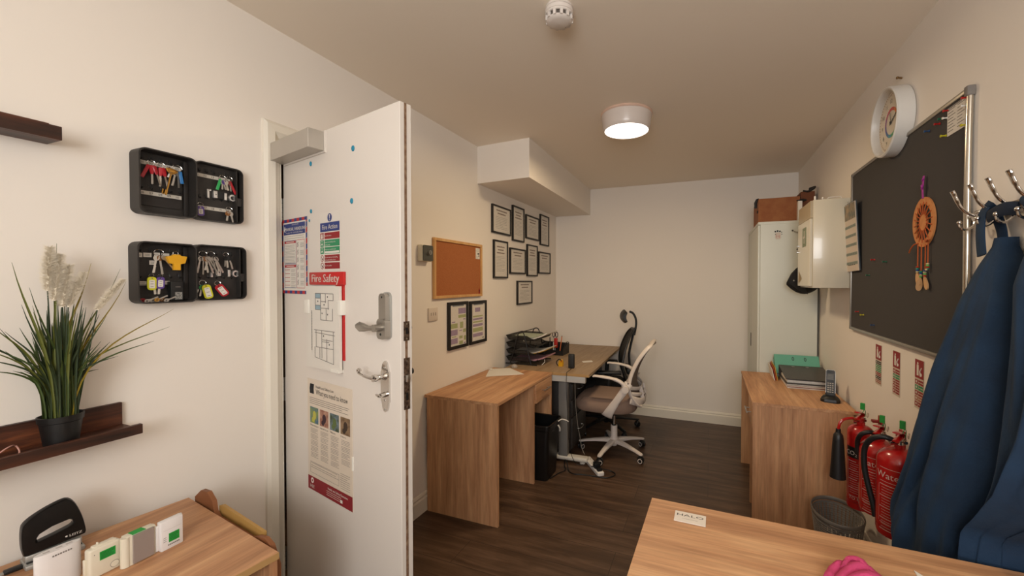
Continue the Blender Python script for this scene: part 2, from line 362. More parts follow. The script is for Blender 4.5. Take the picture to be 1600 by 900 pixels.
# scroll lever handle on long plate
MH = FD(0.722, 1.113, 0); b = MB(CHROME, MH)
pl = [(0.024 * s * (1 - 0.25 * abs(t)), 0) for s, t in ()]
outl = []
for k in range(33):
    t = -1 + 2 * k / 32; y = t * 0.085; wv = 0.0225 * (1 if abs(t) < 0.55 else sqrt(max(0, 1 - ((abs(t) - 0.55) / 0.45) ** 2)) * 0.8 + (0.2 if abs(t) < 0.62 else 0)); outl.append((wv, y))
poly = [(x, y) for x, y in outl] + [(-x, y) for x, y in reversed(outl[1:-1])]
b.prism(poly, 0, 0.006); b.use(STEEL)
for y in (0.062, 0.04, -0.075, -0.045): b.cyl((0, y, 0.006), (0, y, 0.0075), 0.0035, n=10)
hp = b.build('handle_plate', door)
b = MB(CHROME, MH); b.lathe([(0.013, 0.006), (0.011, 0.012), (0.008, 0.018), (0.009, 0.034), (0.011, 0.046), (0.0, 0.05)], 16); b.M = MH @ T((0, 0.035, 0)); b.v = []; b.f = []; b.mi = []
b.lathe([(0.014, 0.006), (0.011, 0.011), (0.0075, 0.018), (0.009, 0.030), (0.0125, 0.040), (0.0115, 0.048), (0, 0.050)], 16)
b.tube(cr([(0, 0, 0.043), (-0.022, -0.001, 0.046), (-0.052, 0.003, 0.048), (-0.074, 0.007, 0.048), (-0.083, 0.014, 0.048), (-0.078, 0.021, 0.048), (-0.071, 0.016, 0.048)], 6), [(0.0065, 0.005)] * 12 + [(0.0048, 0.004)] * 12 + [(0.006, 0.0045)] * 13, 10)
b.build('lever', hp)
b = MB(CHROME, MH @ T((0, -0.026, 0))); b.cyl((0, 0, 0.006), (0, 0, 0.022), 0.009, 0.007); b.tube([(-0.017, 0.002, 0.026), (0, 0, 0.027), (0.013, -0.002, 0.026)], [(0.004, 0.0025), (0.0055, 0.005), (0.004, 0.0025)], 10); b.build('thumb_turn', hp)
# knobs on the far side, just past the edge
b = MB(BLACK, FD()); b.cyl((0.765, 1.305, -0.042), (0.765, 1.305, -0.058), 0.014, n=16); b.cyl((0.775, 1.16, -0.042), (0.775, 1.16, -0.060), 0.010, n=14); b.build('outer_knob', door)
# blobs of adhesive putty
PUTTY = mat('blue_putty', '1f7f9a', 0.7)
for u, z, s, lb in ((0.536, 1.927, 1.15, 'upper right blob of blue putty on the white door'), (0.237, 1.921, 1.0, 'blob of blue putty just below the silver door closer'),
                    (0.525, 1.744, 1.1, 'blob of blue putty right of the door centre, straight below another blob'), (0.236, 1.735, 0.9, 'blob of blue putty just above the manual handling poster'), (0.222, 1.700, 0.55, 'tiny smear of blue putty at the poster corner')):
    b = MB(PUTTY, FD(u, z)); b.sphere((0, 0, 0.001), 0.0085 * s, 12, 0.9, 1.1, 0.45); b.sphere((0.002, -0.004, 0.002), 0.0055 * s, 10, 1, 1, 0.6)
    tag(b.build('adhesive_putty', origin=tuple(FD(u, z).translation)), lb, 'putty', 'putty blobs on the door')

# ----------------------------------------------------------------- papers and signs on the door
def sheet_origin(M): return tuple(M.translation)
# MANUAL HANDLING poster 0.215 x 0.31
M = FD(0.100, 1.563, 0.0015); b = MB(PAPER, M)
W2, H2 = 0.108, 0.155; b.box(-W2, W2, -H2, H2, 0, 0.0012); z = 0.0016
for k in range(14):                                              # striped red and blue border
    yy0 = -H2 + k * 2 * H2 / 14; yy1 = yy0 + 2 * H2 / 14; b.use(REDINK if k % 2 else NAVY)
    for sx in (-1, 1):
        xa, xb = (-W2, -W2 + 0.011) if sx < 0 else (W2 - 0.011, W2)
        b.add([(xa, yy0, z), (xb, yy0 + (0.006 if sx > 0 else -0.0), z), (xb, min(H2, yy1 + 0.004), z), (xa, yy1, z)], [(0, 1, 2, 3)])
for k in range(10):
    xx0 = -W2 + k * 2 * W2 / 10; xx1 = xx0 + 2 * W2 / 10; b.use(NAVY if k % 2 else REDINK)
    b.quad(xx0, xx1, H2 - 0.013, H2, z + 0.0001); b.quad(xx0, xx1, -H2, -H2 + 0.013, z + 0.0001)
b.use(NAVY); b.quad(-0.092, 0.092, 0.090, 0.136, z + 0.0002); b.use(PAPER)
b.text('MANUAL HANDLING', 0.010, 0.106, 0.0195, z + 0.0005, bold=0.0009, sx=0.97); b.text('Procedures 1992 - Good Handling Technique', 0, 0.0955, 0.0085, z + 0.0005, sx=0.92); b.text('HEALTH AND SAFETY', 0.01, 0.128, 0.006, z + 0.0005)
b.disc(-0.082, 0.121, 0.004, z + 0.0005); b.tube([(-0.082, 0.117, z), (-0.085, 0.108, z), (-0.078, 0.102, z)], 0.0022, 6)
b.use(GREYINK); b.lines(-0.085, 0.085, 0.083, 0.074, 2, 0.0012, z)
def outline(b, x0, x1, y0, y1, t, z):
    for q in ((x0, x1, y1 - t, y1), (x0, x1, y0, y0 + t), (x0, x0 + t, y0, y1), (x1 - t, x1, y0, y1)): b.quad(*q, z)
b.use(REDINK); outline(b, 0.018, 0.086, -0.132, 0.066, 0.0018, z); b.quad(-0.086, 0.012, 0.054, 0.063, z + 0.0001); b.quad(-0.086, 0.012, -0.046, -0.036, z + 0.0001)
b.use(NAVY); outline(b, -0.088, 0.014, -0.030, 0.066, 0.0018, z); outline(b, -0.088, 0.014, -0.132, -0.033, 0.0018, z)
b.use(PAPER)
for q in range(12): b.quad(-.070 + q * .0057, -.0660 + q * .0057, .0565, .0605, z + .0004); b.quad(-.070 + q * .0057, -.0660 + q * .0057, -.0430, -.0390, z + .0004)
b.use(GREYINK)
for k in range(7): b.lines(-0.078, 0.006, 0.046 - k * 0.0115, 0.041 - k * 0.0115, 2, 0.0011, z)
for k in range(5): b.lines(-0.030, 0.008, -0.055 - k * 0.016, -0.064 - k * 0.016, 3, 0.0011, z)
b.use(REDINK)
for k in range(7): b.disc(-0.082, 0.045 - k * 0.0115, 0.0014, z, 6)
for k in range(5): b.quad(-0.084, -0.04, -0.057 - k * 0.016, -0.055 - k * 0.016, z)
b.use(GREYINK)
for k in range(6): b.lines(0.050, 0.082, 0.052 - k * 0.031, 0.036 - k * 0.031, 5, 0.0011, z)
for k in range(6):
    y = 0.045 - k * 0.031; b.tube([(0.028, y - 0.008, z), (0.032, y - 0.001, z), (0.027, y + 0.006, z), (0.033, y + 0.008, z)], 0.0014, 5); b.disc(0.030, y + 0.011, 0.0022, z, 8)
tag(b.build('safety_poster', origin=sheet_origin(M)), 'manual handling poster with red and blue striped border taped to the white door', 'poster')
# Fire action sticker set
M = FD(0.375, 1.607, 0.0002); b = MB(mat('clear_film', 'ded6cb', 0.35), M); b.box(-0.073, 0.073, -0.108, 0.113, 0, 0.0006); z = 0.001
b.use(NAVY); b.quad(-0.069, 0.069, 0.040, 0.074, z); b.disc(0.0, 0.092, 0.0155, z, 24); b.use(PAPER); b.text('Fire Action', 0, 0.0485, 0.026, z + 0.0003, bold=0.0007, sx=0.95)
b.add([(-0.0035, 0.103, z + 0.0003), (-0.0015, 0.087, z + 0.0003), (0.0015, 0.087, z + 0.0003), (0.0035, 0.103, z + 0.0003)], [(0, 1, 2, 3)]); b.disc(0, 0.0825, 0.0024, z + 0.0003, 10)
rows = [(DKRED, 0.036, 0.012, ['Raise the alarm']), (GREENP, 0.009, -0.016, ['Leave the building by the', 'nearest exit']), (GREENP, -0.0185, -0.044, ['Report to assembly point']),
        (DKRED, -0.048, -0.073, ['Do not return to the building', 'until authorised to do so']), (DKRED, -0.077, -0.101, ['Do not use lifts'])]
for i, (c, y1, y0, tx) in enumerate(rows):
    b.use(c); b.quad(-0.038, 0.069, y0, y1, z)
    if i == 0: b.quad(-0.069, -0.043, y0, y1, z); b.use(PAPER); b.disc(-0.058, y1 - 0.008, 0.0045, z + 0.0003, 10); b.quad(-0.063, -0.053, y0 + 0.002, y1 - 0.012, z + 0.0003); b.quad(-0.050, -0.046, y0 + 0.003, y1 - 0.004, z + 0.0003)
    elif i < 3:
        b.quad(-0.069, -0.043, y0, y1, z); b.use(PAPER); b.disc(-0.056, y1 - 0.0055, 0.003, z + 0.0003, 8)
        b.add([(-0.066, y0 + 0.002, z + 0.0003), (-0.058, y1 - 0.012, z + 0.0003), (-0.053, y1 - 0.012, z + 0.0003), (-0.047, y0 + 0.002, z + 0.0003), (-0.056, y1 - 0.017, z + 0.0003)], [(0, 1, 2, 3, 4)])
    else:
        b.disc(-0.056, (y0 + y1) / 2, 0.0125, z, 20); b.use(PAPER); b.disc(-0.056, (y0 + y1) / 2, 0.0098, z + 0.0002, 20); b.use(DKRED); yc = (y0 + y1) / 2; b.add([(-0.065, yc + 0.007, z + 0.0004), (-0.063, yc + 0.009, z + 0.0004), (-0.047, yc - 0.007, z + 0.0004), (-0.049, yc - 0.009, z + 0.0004)], [(3, 2, 1, 0)])
        b.use(INK); b.tube([(-0.056, yc - 0.006, z + 0.0002), (-0.056, yc + 0.002, z + 0.0002)], 0.0015, 5)
    b.use(PAPER)
    for j, t in enumerate(tx): b.text(t, -0.035, (y1 - 0.0115 - j * 0.010) if len(tx) > 1 or i == 2 else (y0 + y1) / 2 - 0.002, 0.0076, z + 0.0003, 'l')
    if i == 2: b.quad(-0.035, 0.066, y0 + 0.002, y0 + 0.010, z + 0.0003)
tag(b.build('fire_action_sign', origin=sheet_origin(M)), 'fire action notice with blue header and red and green rows on the white door', 'sign')
# Fire Safety board with document rack holding plans
M = FD(0.357, 1.470, 0.0); b = MB(mat('red_sign_board', 'bf1f1f', 0.4), M)
b.box(-0.122, 0.126, -0.024, 0.024, 0, 0.010, 0.002); b.use(PAPER); b.text('Fire Safety', -0.001, -0.0135, 0.0425, 0.0106, bold=0.0016, sx=1.12)
b.use(mat('red_sign_board', 'bf1f1f', 0.4)); b.box(0.06, 0.118, -0.30, -0.024, 0, 0.003)
b.use(mat('clear_white_holder', 'e8e3d8', 0.3)); b.box(-0.145, -0.11, -0.135, -0.082, 0, 0.020, 0.001); b.box(0.096, 0.124, -0.133, -0.08, 0, 0.020, 0.001); b.box(0.05, 0.104, -0.345, -0.335, 0, 0.018)
fs = b.build('document_holder', origin=sheet_origin(M)); tag(fs, 'red fire safety document holder with white side clips on the white door', 'sign')
M = FD(0.3435, 1.283, 0.0055); b = MB(PAPER, M); b.box(-0.121, 0.120, -0.158, 0.158, 0, 0.0095); z = 0.0101
b.use(GREYINK); LN = [((-0.05, 0.130), (0.08, 0.130)), ((-0.05, 0.130), (-0.05, 0.068)), ((-0.01, 0.130), (-0.01, 0.03)), ((0.025, 0.130), (0.025, 0.095)), ((0.08, 0.13), (0.08, 0.105)), ((-0.05, 0.068), (-0.01, 0.068)), ((-0.05, 0.085), (-0.01, 0.085)),
    ((-0.05, 0.112), (-0.01, 0.112)), ((-0.01, 0.03), (0.075, 0.03)), ((0.075, 0.03), (0.075, 0.075)), ((0.03, 0.075), (0.03, 0.03)), ((-0.01, 0.075), (0.05, 0.075)), ((0.045, 0.105), (0.045, 0.07)), ((0.045, 0.105), (0.08, 0.105)), ((-0.01, 0.10), (0.03, 0.10)),
    ((-0.06, -0.01), (0.09, -0.01)), ((-0.045, -0.01), (-0.045, -0.075)), ((0.08, -0.01), (0.08, -0.13)), ((-0.055, -0.02), (0.09, -0.024)), ((-0.003, -0.01), (-0.003, -0.115)), ((-0.045, -0.075), (0.08, -0.075)), ((-0.055, -0.115), (0.08, -0.13)), ((-0.055, -0.075), (-0.055, -0.115)),
    ((0.033, -0.04), (0.033, -0.125)), ((-0.018, -0.075), (-0.018, -0.115)), ((0.0, -0.045), (0.075, -0.045)), ((0.0, -0.052), (0.05, -0.052))]
for (x0, y0), (x1, y1) in LN: b.tube([(x0, y0, z), (x1, y1, z)], 0.0011, 4, cap=False)
b.use(mat('plan_blue', '8fa4ad', 0.8)); b.quad(-0.049, -0.011, 0.113, 0.129, z); b.quad(-0.049, -0.011, 0.069, 0.084, z)
b.use(INK)
for x, y in ((-0.03, 0.10), (0.04, 0.118), (0.0, 0.055), (0.04, 0.052), (0.015, 0.088), (0.01, -0.03), (0.05, -0.06)): b.disc(x, y, 0.0035, z, 6)
b.quad(-0.0795, -0.0775, -0.09, 0.06, z)
for k in range(26): b.quad(-0.081, -0.076, 0.06 - k * 0.006, 0.0625 - k * 0.006, z)
b.use(PAPER); b.box(0.052, 0.056, -0.152, -0.115, 0.0095, 0.0105)
tag(b.build('floor_plan', origin=sheet_origin(M)), 'stack of printed floor plans tucked into the red fire safety holder', 'paper')
# health and safety law poster
M = FD(0.3585, 0.850, 0.0); b = MB(mat('laminated_poster', 'd8c9b6', 0.35), M); b.box(-0.1615, 0.1615, -0.222, 0.222, 0, 0.0018, 0.0004, 1); z = 0.0023
b.use(MAROON); b.quad(-0.1605, 0.1605, -0.221, -0.167, z)
b.use(INK); b.text('Health and Safety Law', -0.095, 0.190, 0.0165, z, 'l', 0.9); b.text('What you need to know', -0.095, 0.165, 0.030, z, 'l', 0.76)
for k in range(5): b.tube([(-0.137 + k * 0.006, 0.165, z), (-0.139 + k * 0.006, 0.185, z), (-0.135 + k * 0.006, 0.203, z)], 0.0022, 5)
b.disc(-0.125, 0.186, 0.011, z + 0.0001, 14, 1.2)
b.use(GREYINK); b.lines(-0.145, 0.150, 0.148, 0.126, 4, 0.0018, z)
pcs = [('8a9a3a', '3f5f88', 'b8b24a'), ('8a5a48', 'b98f78', '3a1f28'), ('3c4a30', '7a8a9a', '5a6a3a'), ('6b5238', '9a7f60', '3c2c1e')]
for i, cs in enumerate(pcs):
    x0 = -0.141 + i * 0.075; b.use(mat('print_' + cs[0], cs[0], 0.7, noise=(45, cs[1]))); b.quad(x0, x0 + 0.064, 0.048, 0.112, z)
    b.use(mat('print_' + cs[2], cs[2], 0.7)); b.disc(x0 + 0.034, 0.080, 0.014, z + 0.0002, 9, 1.3); b.disc(x0 + 0.024, 0.062, 0.012, z + 0.0003, 7, 0.9)
    b.use(INK); b.text(['What employers', 'must do for you', 'What you', 'If there is'][i], x0, 0.036, 0.0095, z, 'l')
    b.use(GREYINK)
    for j in range(5 if i < 3 else 4): b.lines(x0 + 0.004, x0 + 0.062, 0.026 - j * 0.024, 0.010 - j * 0.024, 4, 0.0013, z)
b.use(INK); outline(b, -0.141, 0.070, -0.152, -0.108, 0.0008, z); outline(b, -0.141, 0.070, -0.130, -0.129, 0.0008, z)
b.use(GREYINK); b.lines(0.08, 0.146, -0.100, -0.155, 8, 0.0013, z); b.lines(-0.137, 0.06, -0.112, -0.122, 2, 0.0013, z)
b.use(PAPER); b.text('HSE', -0.127, -0.212, 0.018, z + 0.0003, 'c', 1.1, bold=0.0005); b.ring_prism([(-0.127 + 0.011 * cos(a * pi / 6), -0.183 + 0.011 * sin(a * pi / 6)) for a in range(12)], [(-0.127 + 0.005 * cos(a * pi / 6), -0.183 + 0.005 * sin(a * pi / 6)) for a in range(12)], z, z + 0.0003)
b.text('Health and Safety Executive', 0.06, -0.186, 0.0125, z + 0.0003); b.lines(-0.02, 0.085, -0.193, -0.208, 3, 0.0013, z + 0.0003, 0.1); b.quad(0.078, 0.094, -0.211, -0.199, z + 0.0003)
b.use(mat('clear_white_holder', 'e8e3d8', 0.3)); b.box(0.160, 0.165, -0.07, -0.02, 0, 0.004)
tag(b.build('law_poster', origin=sheet_origin(M)), 'health and safety law poster with maroon bottom band and four small pictures on the door', 'poster')

# ================================================================= LEFT WALL, PAST THE DOOR
# key switch
M = FL(2.045, 1.637); b = MB(CREAM, M); b.box(-0.048, 0.048, -0.052, 0.052, 0, 0.040, 0.006, 3); sw = b.build('key_switch', origin=sheet_origin(M)); tag(sw, 'cream wall switch box with dark face and round key lock beside the cork board', 'switch')
b = MB(mat('dark_grey_face', '4a4a44', 0.5), M); b.rrect(-0.045, 0.047, -0.049, 0.049, 0.040, 0.045, 0.009); b.build('face_plate', sw)
b = MB(STEEL, M); b.cyl((0.002, 0.003, 0.045), (0.002, 0.003, 0.062), 0.017, 0.014, 20); b.use(BLACK); b.box(-0.001, 0.004, -0.006, 0.012, 0.062, 0.0625); b.build('key_barrel', sw)
# socket plate
M = FL(2.137, 1.244); b = MB(mat('pinkish_white_plastic', 'd9cbbd', 0.4), M); b.box(-0.046, 0.046, -0.043, 0.043, 0, 0.010, 0.003); so = b.build('socket_plate', origin=sheet_origin(M)); tag(so, 'white square socket plate on the left wall below the cork board', 'socket')
b = MB(mat('worn_print', '8e8274', 0.6), M)
for x in (-0.022, 0.0, 0.022): b.box(x - 0.003, x + 0.003, -0.008, 0.012, 0.0095, 0.0105)
b.build('slots', so)
# cork board
CY0, CY1, CZ0, CZ1 = 2.138, 2.722, 1.345, 1.748
M = FL((CY0 + CY1) / 2, (CZ0 + CZ1) / 2); b = MB(mat('cork', 'a05c30', 0.9, noise=(260, 'b06c3c'), bump=(300, 0.4)), M)
hw, hh = (CY1 - CY0) / 2, (CZ1 - CZ0) / 2; b.box(-hw + 0.015, hw - 0.015, -hh + 0.015, hh - 0.015, 0, 0.010); cb = b.build('cork_board', origin=sheet_origin(M)); tag(cb, 'cork notice board in a pale pine frame on the left wall', 'notice board')
PINE = wood('pine_frame', 2, ['c8935a', 'd6a568', 'dfb47c'], 10, 0.5)
def frame_mb(m, M, hw, hh, t, d0, d1): 
    b = MB(m, M)
    for q in ((-hw, hw, hh - t, hh), (-hw, hw, -hh, -hh + t), (-hw, -hw + t, -hh + t, hh - t), (hw - t, hw, -hh + t, hh - t)): b.box(q[0], q[1], q[2], q[3], d0, d1, 0.0012, 1)
    return b
frame_mb(PINE, M, hw, hh, 0.019, 0, 0.020).build('frame', cb)
M2 = FL(2.665, 1.675, 0.0105); b = MB(PAPER, M2); b.box(-0.026, 0.030, -0.042, 0.042, 0, 0.001); b.use(INK); b.box(0.0, 0.02, -0.006, 0.004, 0.001, 0.003); b.disc(0.016, -0.018, 0.006, 0.0015, 8); b.use(GREYINK); b.lines(-0.02, 0.02, 0.03, 0.015, 3, 0.001, 0.0014); b.lines(-0.02, 0.005, -0.02, -0.035, 3, 0.001, 0.0014)
tag(b.build('pinned_card', origin=sheet_origin(M2)), 'small white card pinned in the top right corner of the cork board', 'card')
M2 = FL(2.690, 1.385, 0.0105); b = MB(mat('red_label', '8f2419', 0.6), M2); b.box(-0.010, 0.008, -0.020, 0.016, 0, 0.001); b.use(INK); b.box(-0.010, 0.008, -0.002, 0.004, 0.001, 0.0014); b.build('maker_label', cb)
# framed pictures
def pic_frame(y0, y1, z0, z1, label, kind, group, t=0.014):
    M = FL((y0 + y1) / 2, (z0 + z1) / 2, 0.001); hw, hh = (y1 - y0) / 2, (z1 - z0) / 2
    root = thing('framed_chart' if kind != 'cert' else 'framed_certificate', label, 'picture frame', sheet_origin(M), group)
    frame_mb(BLK2, M, hw, hh, t, 0, 0.018).build('frame', root)
    b = MB(mat('certificate_paper', 'd8cfc2', 0.55), M); b.box(-hw + t * 0.8, hw - t * 0.8, -hh + t * 0.8, hh - t * 0.8, 0.001, 0.010); z = 0.0106; iw = hw - t
    if kind == 'cert':
        k = 2 if hw > hh else 3; b.use(mat('brown_print', '7d6a5c', 0.8)); y = hh * 0.66
        for i in range(k): b.lines(-iw * (0.62 - 0.15 * (i % 2)), iw * (0.62 - 0.15 * (i % 2)), y, y, 1, 0.011, z, 0); y -= 0.026
        b.use(GREYINK); b.lines(-iw * 0.7, iw * 0.72, y - 0.004, -hh * 0.62, 8 if hh < 0.13 else 11, 0.0022, z, 0.5)
    else:
        P1, P2 = mat('lilac_block', '8f7593', 0.8), mat('olive_block', '9aa05c', 0.8); b.use(mat('slate_print', '6d7378', 0.8)); b.quad(-iw * 0.7, iw * 0.7, hh * 0.80, hh * 0.87, z)
        if kind == 'a':
            blocks = [(0, 1, .48, .72, P1), (0, 1, .30, .43, P2), (.6, .95, .20, .25, P1), (-.8, -.4, .12, .17, P1), (-.95, -.1, -.12, .08, P2), (-.95, -.1, -.42, -.18, P1), (.2, .65, -.15, .12, P2), (.1, .5, -.27, -.23, P1), (.6, 1, -.35, -.2, P2), (-.8, -.3, -.5, -.46, P2), (-.95, -.1, -.78, -.55, P1), (.1, .55, -.6, -.48, P2), (.7, 1, -.7, -.5, P2), (.1, .6, -.85, -.7, P2), (-.9, -.3, -.95, -.9, P2), (.7, .95, -.85, -.79, P1)]
        else:
            blocks = [(-.5, .3, .48, .68, P1), (-.8, .7, .24, .31, P2), (-.8, .7, .10, .19, P1), (-.8, .7, -.02, .05, P2), (-.8, .7, -.20, -.08, P1), (-.8, .7, -.45, -.26, P2), (-.8, .7, -.68, -.52, P1), (.6, .85, -.8, -.75, INK)]
        for x0, x1, q0, q1, c in blocks: b.use(c); b.quad(x0 * iw, x1 * iw * 0.96, q0 * hh, q1 * hh, z)
    b.build('print', root)
    b = MB(mat('picture_glass', 'ffffff', 0.05, alpha=0.06), M); b.box(-iw, iw, -hh + t, hh - t, 0.0125, 0.0135); b.build('glass', root)
    return root
GA = 'certificates framed in black on the left wall'
pic_frame(2.291, 2.529, 0.980, 1.314, 'black frame with purple and green block chart, below the cork board, nearer the door', 'a', 'chart frames below the cork board', 0.022)
pic_frame(2.557, 2.791, 0.980, 1.310, 'black frame with purple and green stacked bars, right of the other chart frame', 'b', 'chart frames below the cork board', 0.022)
for y0, y1, z0, z1, lb in (
    (2.886, 3.213, 1.868, 2.106, 'wide certificate frame at the left end of the top row'), (3.250, 3.490, 1.835, 2.160, 'tall certificate frame second from left in the top row'),
    (3.533, 3.852, 1.885, 2.120, 'wide certificate frame third from left in the top row'), (3.885, 4.125, 1.850, 2.178, 'tall certificate frame at the right end of the top row, under the soffit'),
    (2.910, 3.155, 1.488, 1.812, 'tall certificate frame at the left end of the middle row'), (3.199, 3.520, 1.531, 1.768, 'wide certificate frame second from left in the middle row'),
    (3.560, 3.810, 1.513, 1.830, 'tall certificate frame third from left in the middle row'), (3.842, 4.165, 1.545, 1.778, 'wide certificate frame at the right end of the middle row'),
    (3.345, 3.675, 1.240, 1.468, 'certificate frame hanging alone below the two rows of certificates')):
    pic_frame(y0, y1, z0, z1, 'black ' + lb, 'cert', GA)

# ================================================================= KEY CABINETS ON THE LEFT WALL
STRIP = mat('strip_label', 'c9c2b6', 0.6)
def key_cabinet(z0, z1, y0, y1, l0, l1, label, nums):
    root = thing('key_cabinet', label, 'key cabinet', (XL, y0, z0), 'open key cabinets')
    M = FL(y0, z0, 0.001); wd, ht = y1 - y0, z1 - z0; D = 0.052
    b = MB(DGREY, M); b.ring_prism(rr(0, wd, 0, ht, 0.020, 6), rr(0.004, wd - 0.004, 0.004, ht - 0.004, 0.017, 6), 0, D); b.rrect(0.001, wd - 0.001, 0.001, ht - 0.001, 0, 0.003, 0.018, 6)
    body = b.build('body', root)
    b = MB(DG2, M); b.rrect(0.007, wd - 0.022, 0.03, ht - 0.010, 0.003, 0.0075, 0.006); b.box(0.014, wd - 0.024, 0.010, 0.012, 0.003, 0.010); b.box(0.014, wd - 0.024, 0.058, 0.060, 0.003, 0.009)
    b.box(wd - 0.018, wd - 0.005, 0.008, ht - 0.008, 0.003, 0.012, 0.002)
    b.use(DGREY); b.box(0.006, 0.014, 0.085, 0.108, 0.006, 0.012)
    b.build('key_rack', body)
    def hooks(x0, x1, ys, zz, M, par):
        for y in ys:
            for i in range(5):
                b = MB(BLACK, M); x = x0 + (x1 - x0) * i / 4; b.tube([(x, y + 0.010, zz), (x, y, zz + 0.002), (x, y - 0.004, zz + 0.008), (x, y + 0.001, zz + 0.013)], 0.0014, 6); b.box(x - 0.006, x + 0.006, y + 0.006, y + 0.011, zz - 0.001, zz + 0.001); b.build('key_hook', par)
    hooks(0.022, wd - 0.030, [ht - 0.028, 0.085], 0.0075, M, body)
    ML = FL(l0, z0, 0.001); lw = l1 - l0; b = MB(DGREY, ML); b.ring_prism(rr(0, lw, 0.003, ht + 0.004, 0.020, 6), rr(0.0035, lw - 0.0035, 0.0065, ht, 0.017, 6), 0, 0.031); b.rrect(0.001, lw - 0.001, 0.004, ht + 0.003, 0, 0.003, 0.018, 6)
    b.box(lw - 0.020, lw - 0.017, 0.010, ht - 0.002, 0.003, 0.024); b.box(lw - 0.018, lw - 0.004, 0.07, 0.10, 0.003, 0.026)
    lid = b.build('lid', root)
    hooks(0.024, lw - 0.040, [ht - 0.026, 0.085], 0.003, ML, lid)
    b = MB(mat('latch_chrome', 'd8d4ce', 0.25, 0.7), ML); xc = lw - 0.065
    b.box(xc - 0.040, xc - 0.034, 0.086, 0.118, 0.003, 0.009); b.box(xc - 0.036, xc - 0.028, 0.113, 0.118, 0.003, 0.009); b.box(xc - 0.022, xc - 0.010, 0.090, 0.116, 0.003, 0.012, 0.001); b.box(xc + 0.012, xc + 0.021, 0.088, 0.114, 0.003, 0.012, 0.001)
    b.lathe([(0.013, 0.003), (0.013, 0.013), (0.008, 0.013), (0.008, 0.004)], 18) if False else None
    b.ring_prism([(xc + 0.038 + 0.0115 * cos(a * pi / 8), 0.100 + 0.0125 * sin(a * pi / 8)) for a in range(16)], [(xc + 0.038 + 0.007 * cos(a * pi / 8), 0.099 + 0.0075 * sin(a * pi / 8)) for a in range(16)], 0.003, 0.014)
    b.use(BLACK); b.box(xc - 0.010, xc + 0.012, 0.089, 0.113, 0.003, 0.011); b.disc(xc + 0.038, 0.099, 0.0068, 0.004); b.disc(xc - 0.015, 0.103, 0.002, 0.0125)
    b.build('lock_latch', lid)
    b = MB(BLACK, M); b.cyl((wd + 0.002, 0.02, 0.030), (wd + 0.002, ht - 0.02, 0.030), 0.0035, n=10); b.build('hinge', root)
    return root, body, lid, M, ML, wd, ht, lw
A = key_cabinet(1.672, 1.876, 0.692, 0.842, 0.846, 0.998, 'upper open charcoal key cabinet with numbered strips 01 to 20 on the left wall', None)
root, body, lid, M, ML, wd, ht, lw = A
def strip(par, M, x0, x1, y0, y1, nums, zz):
    b = MB(STRIP, M); b.box(x0, x1, y0, y1, zz, zz + 0.0008); b.use(INK)
    for i, t in enumerate(nums):
        if t: b.text(t, x0 + (x1 - x0) * (i + 0.5) / len(nums), y0 + (y1 - y0) * 0.22, (y1 - y0) * 0.85, zz + 0.0012)
    b.build('number_strip', par)
strip(body, M, 0.014, 0.126, 0.160, 0.172, ['01', '02', '03', '04', '05'], 0.0078); strip(body, M, 0.014, 0.126, 0.064, 0.076, ['06', '07', '08', '09', '10'], 0.0078)
strip(lid, ML, 0.010, 0.122, 0.158, 0.170, ['11', '12', '13', '14', '15'], 0.0033); strip(lid, ML, 0.008, 0.124, 0.044, 0.056, ['16', '17', '18', '19', '20'], 0.0033)
B2 = key_cabinet(1.388, 1.584, 0.686, 0.838, 0.843, 1.006, 'lower open charcoal key cabinet with loose paper labels on the left wall', None)
root2, body2, lid2, Mb, MLb, wd2, ht2, lw2 = B2
for y, z, ww in ((0.707, 1.542, .017), (0.728, 1.543, .020), (0.752, 1.545, .014), (0.773, 1.544, .020), (0.796, 1.543, .012), (0.740, 1.519, .015), (0.715, 1.452, .020), (0.776, 1.453, .014)):
    b = MB(PAPER, FL(0, 0, 0.001)); b.box(y - ww / 2, y + ww / 2, z - 0.007, z + 0.007, 0.0078, 0.0084); b.use(GREYINK); b.lines(y - ww * .3, y + ww * .3, z + 0.002, z - 0.002, 2, 0.001, 0.0088, 0.2); b.build('paper_label', body2)

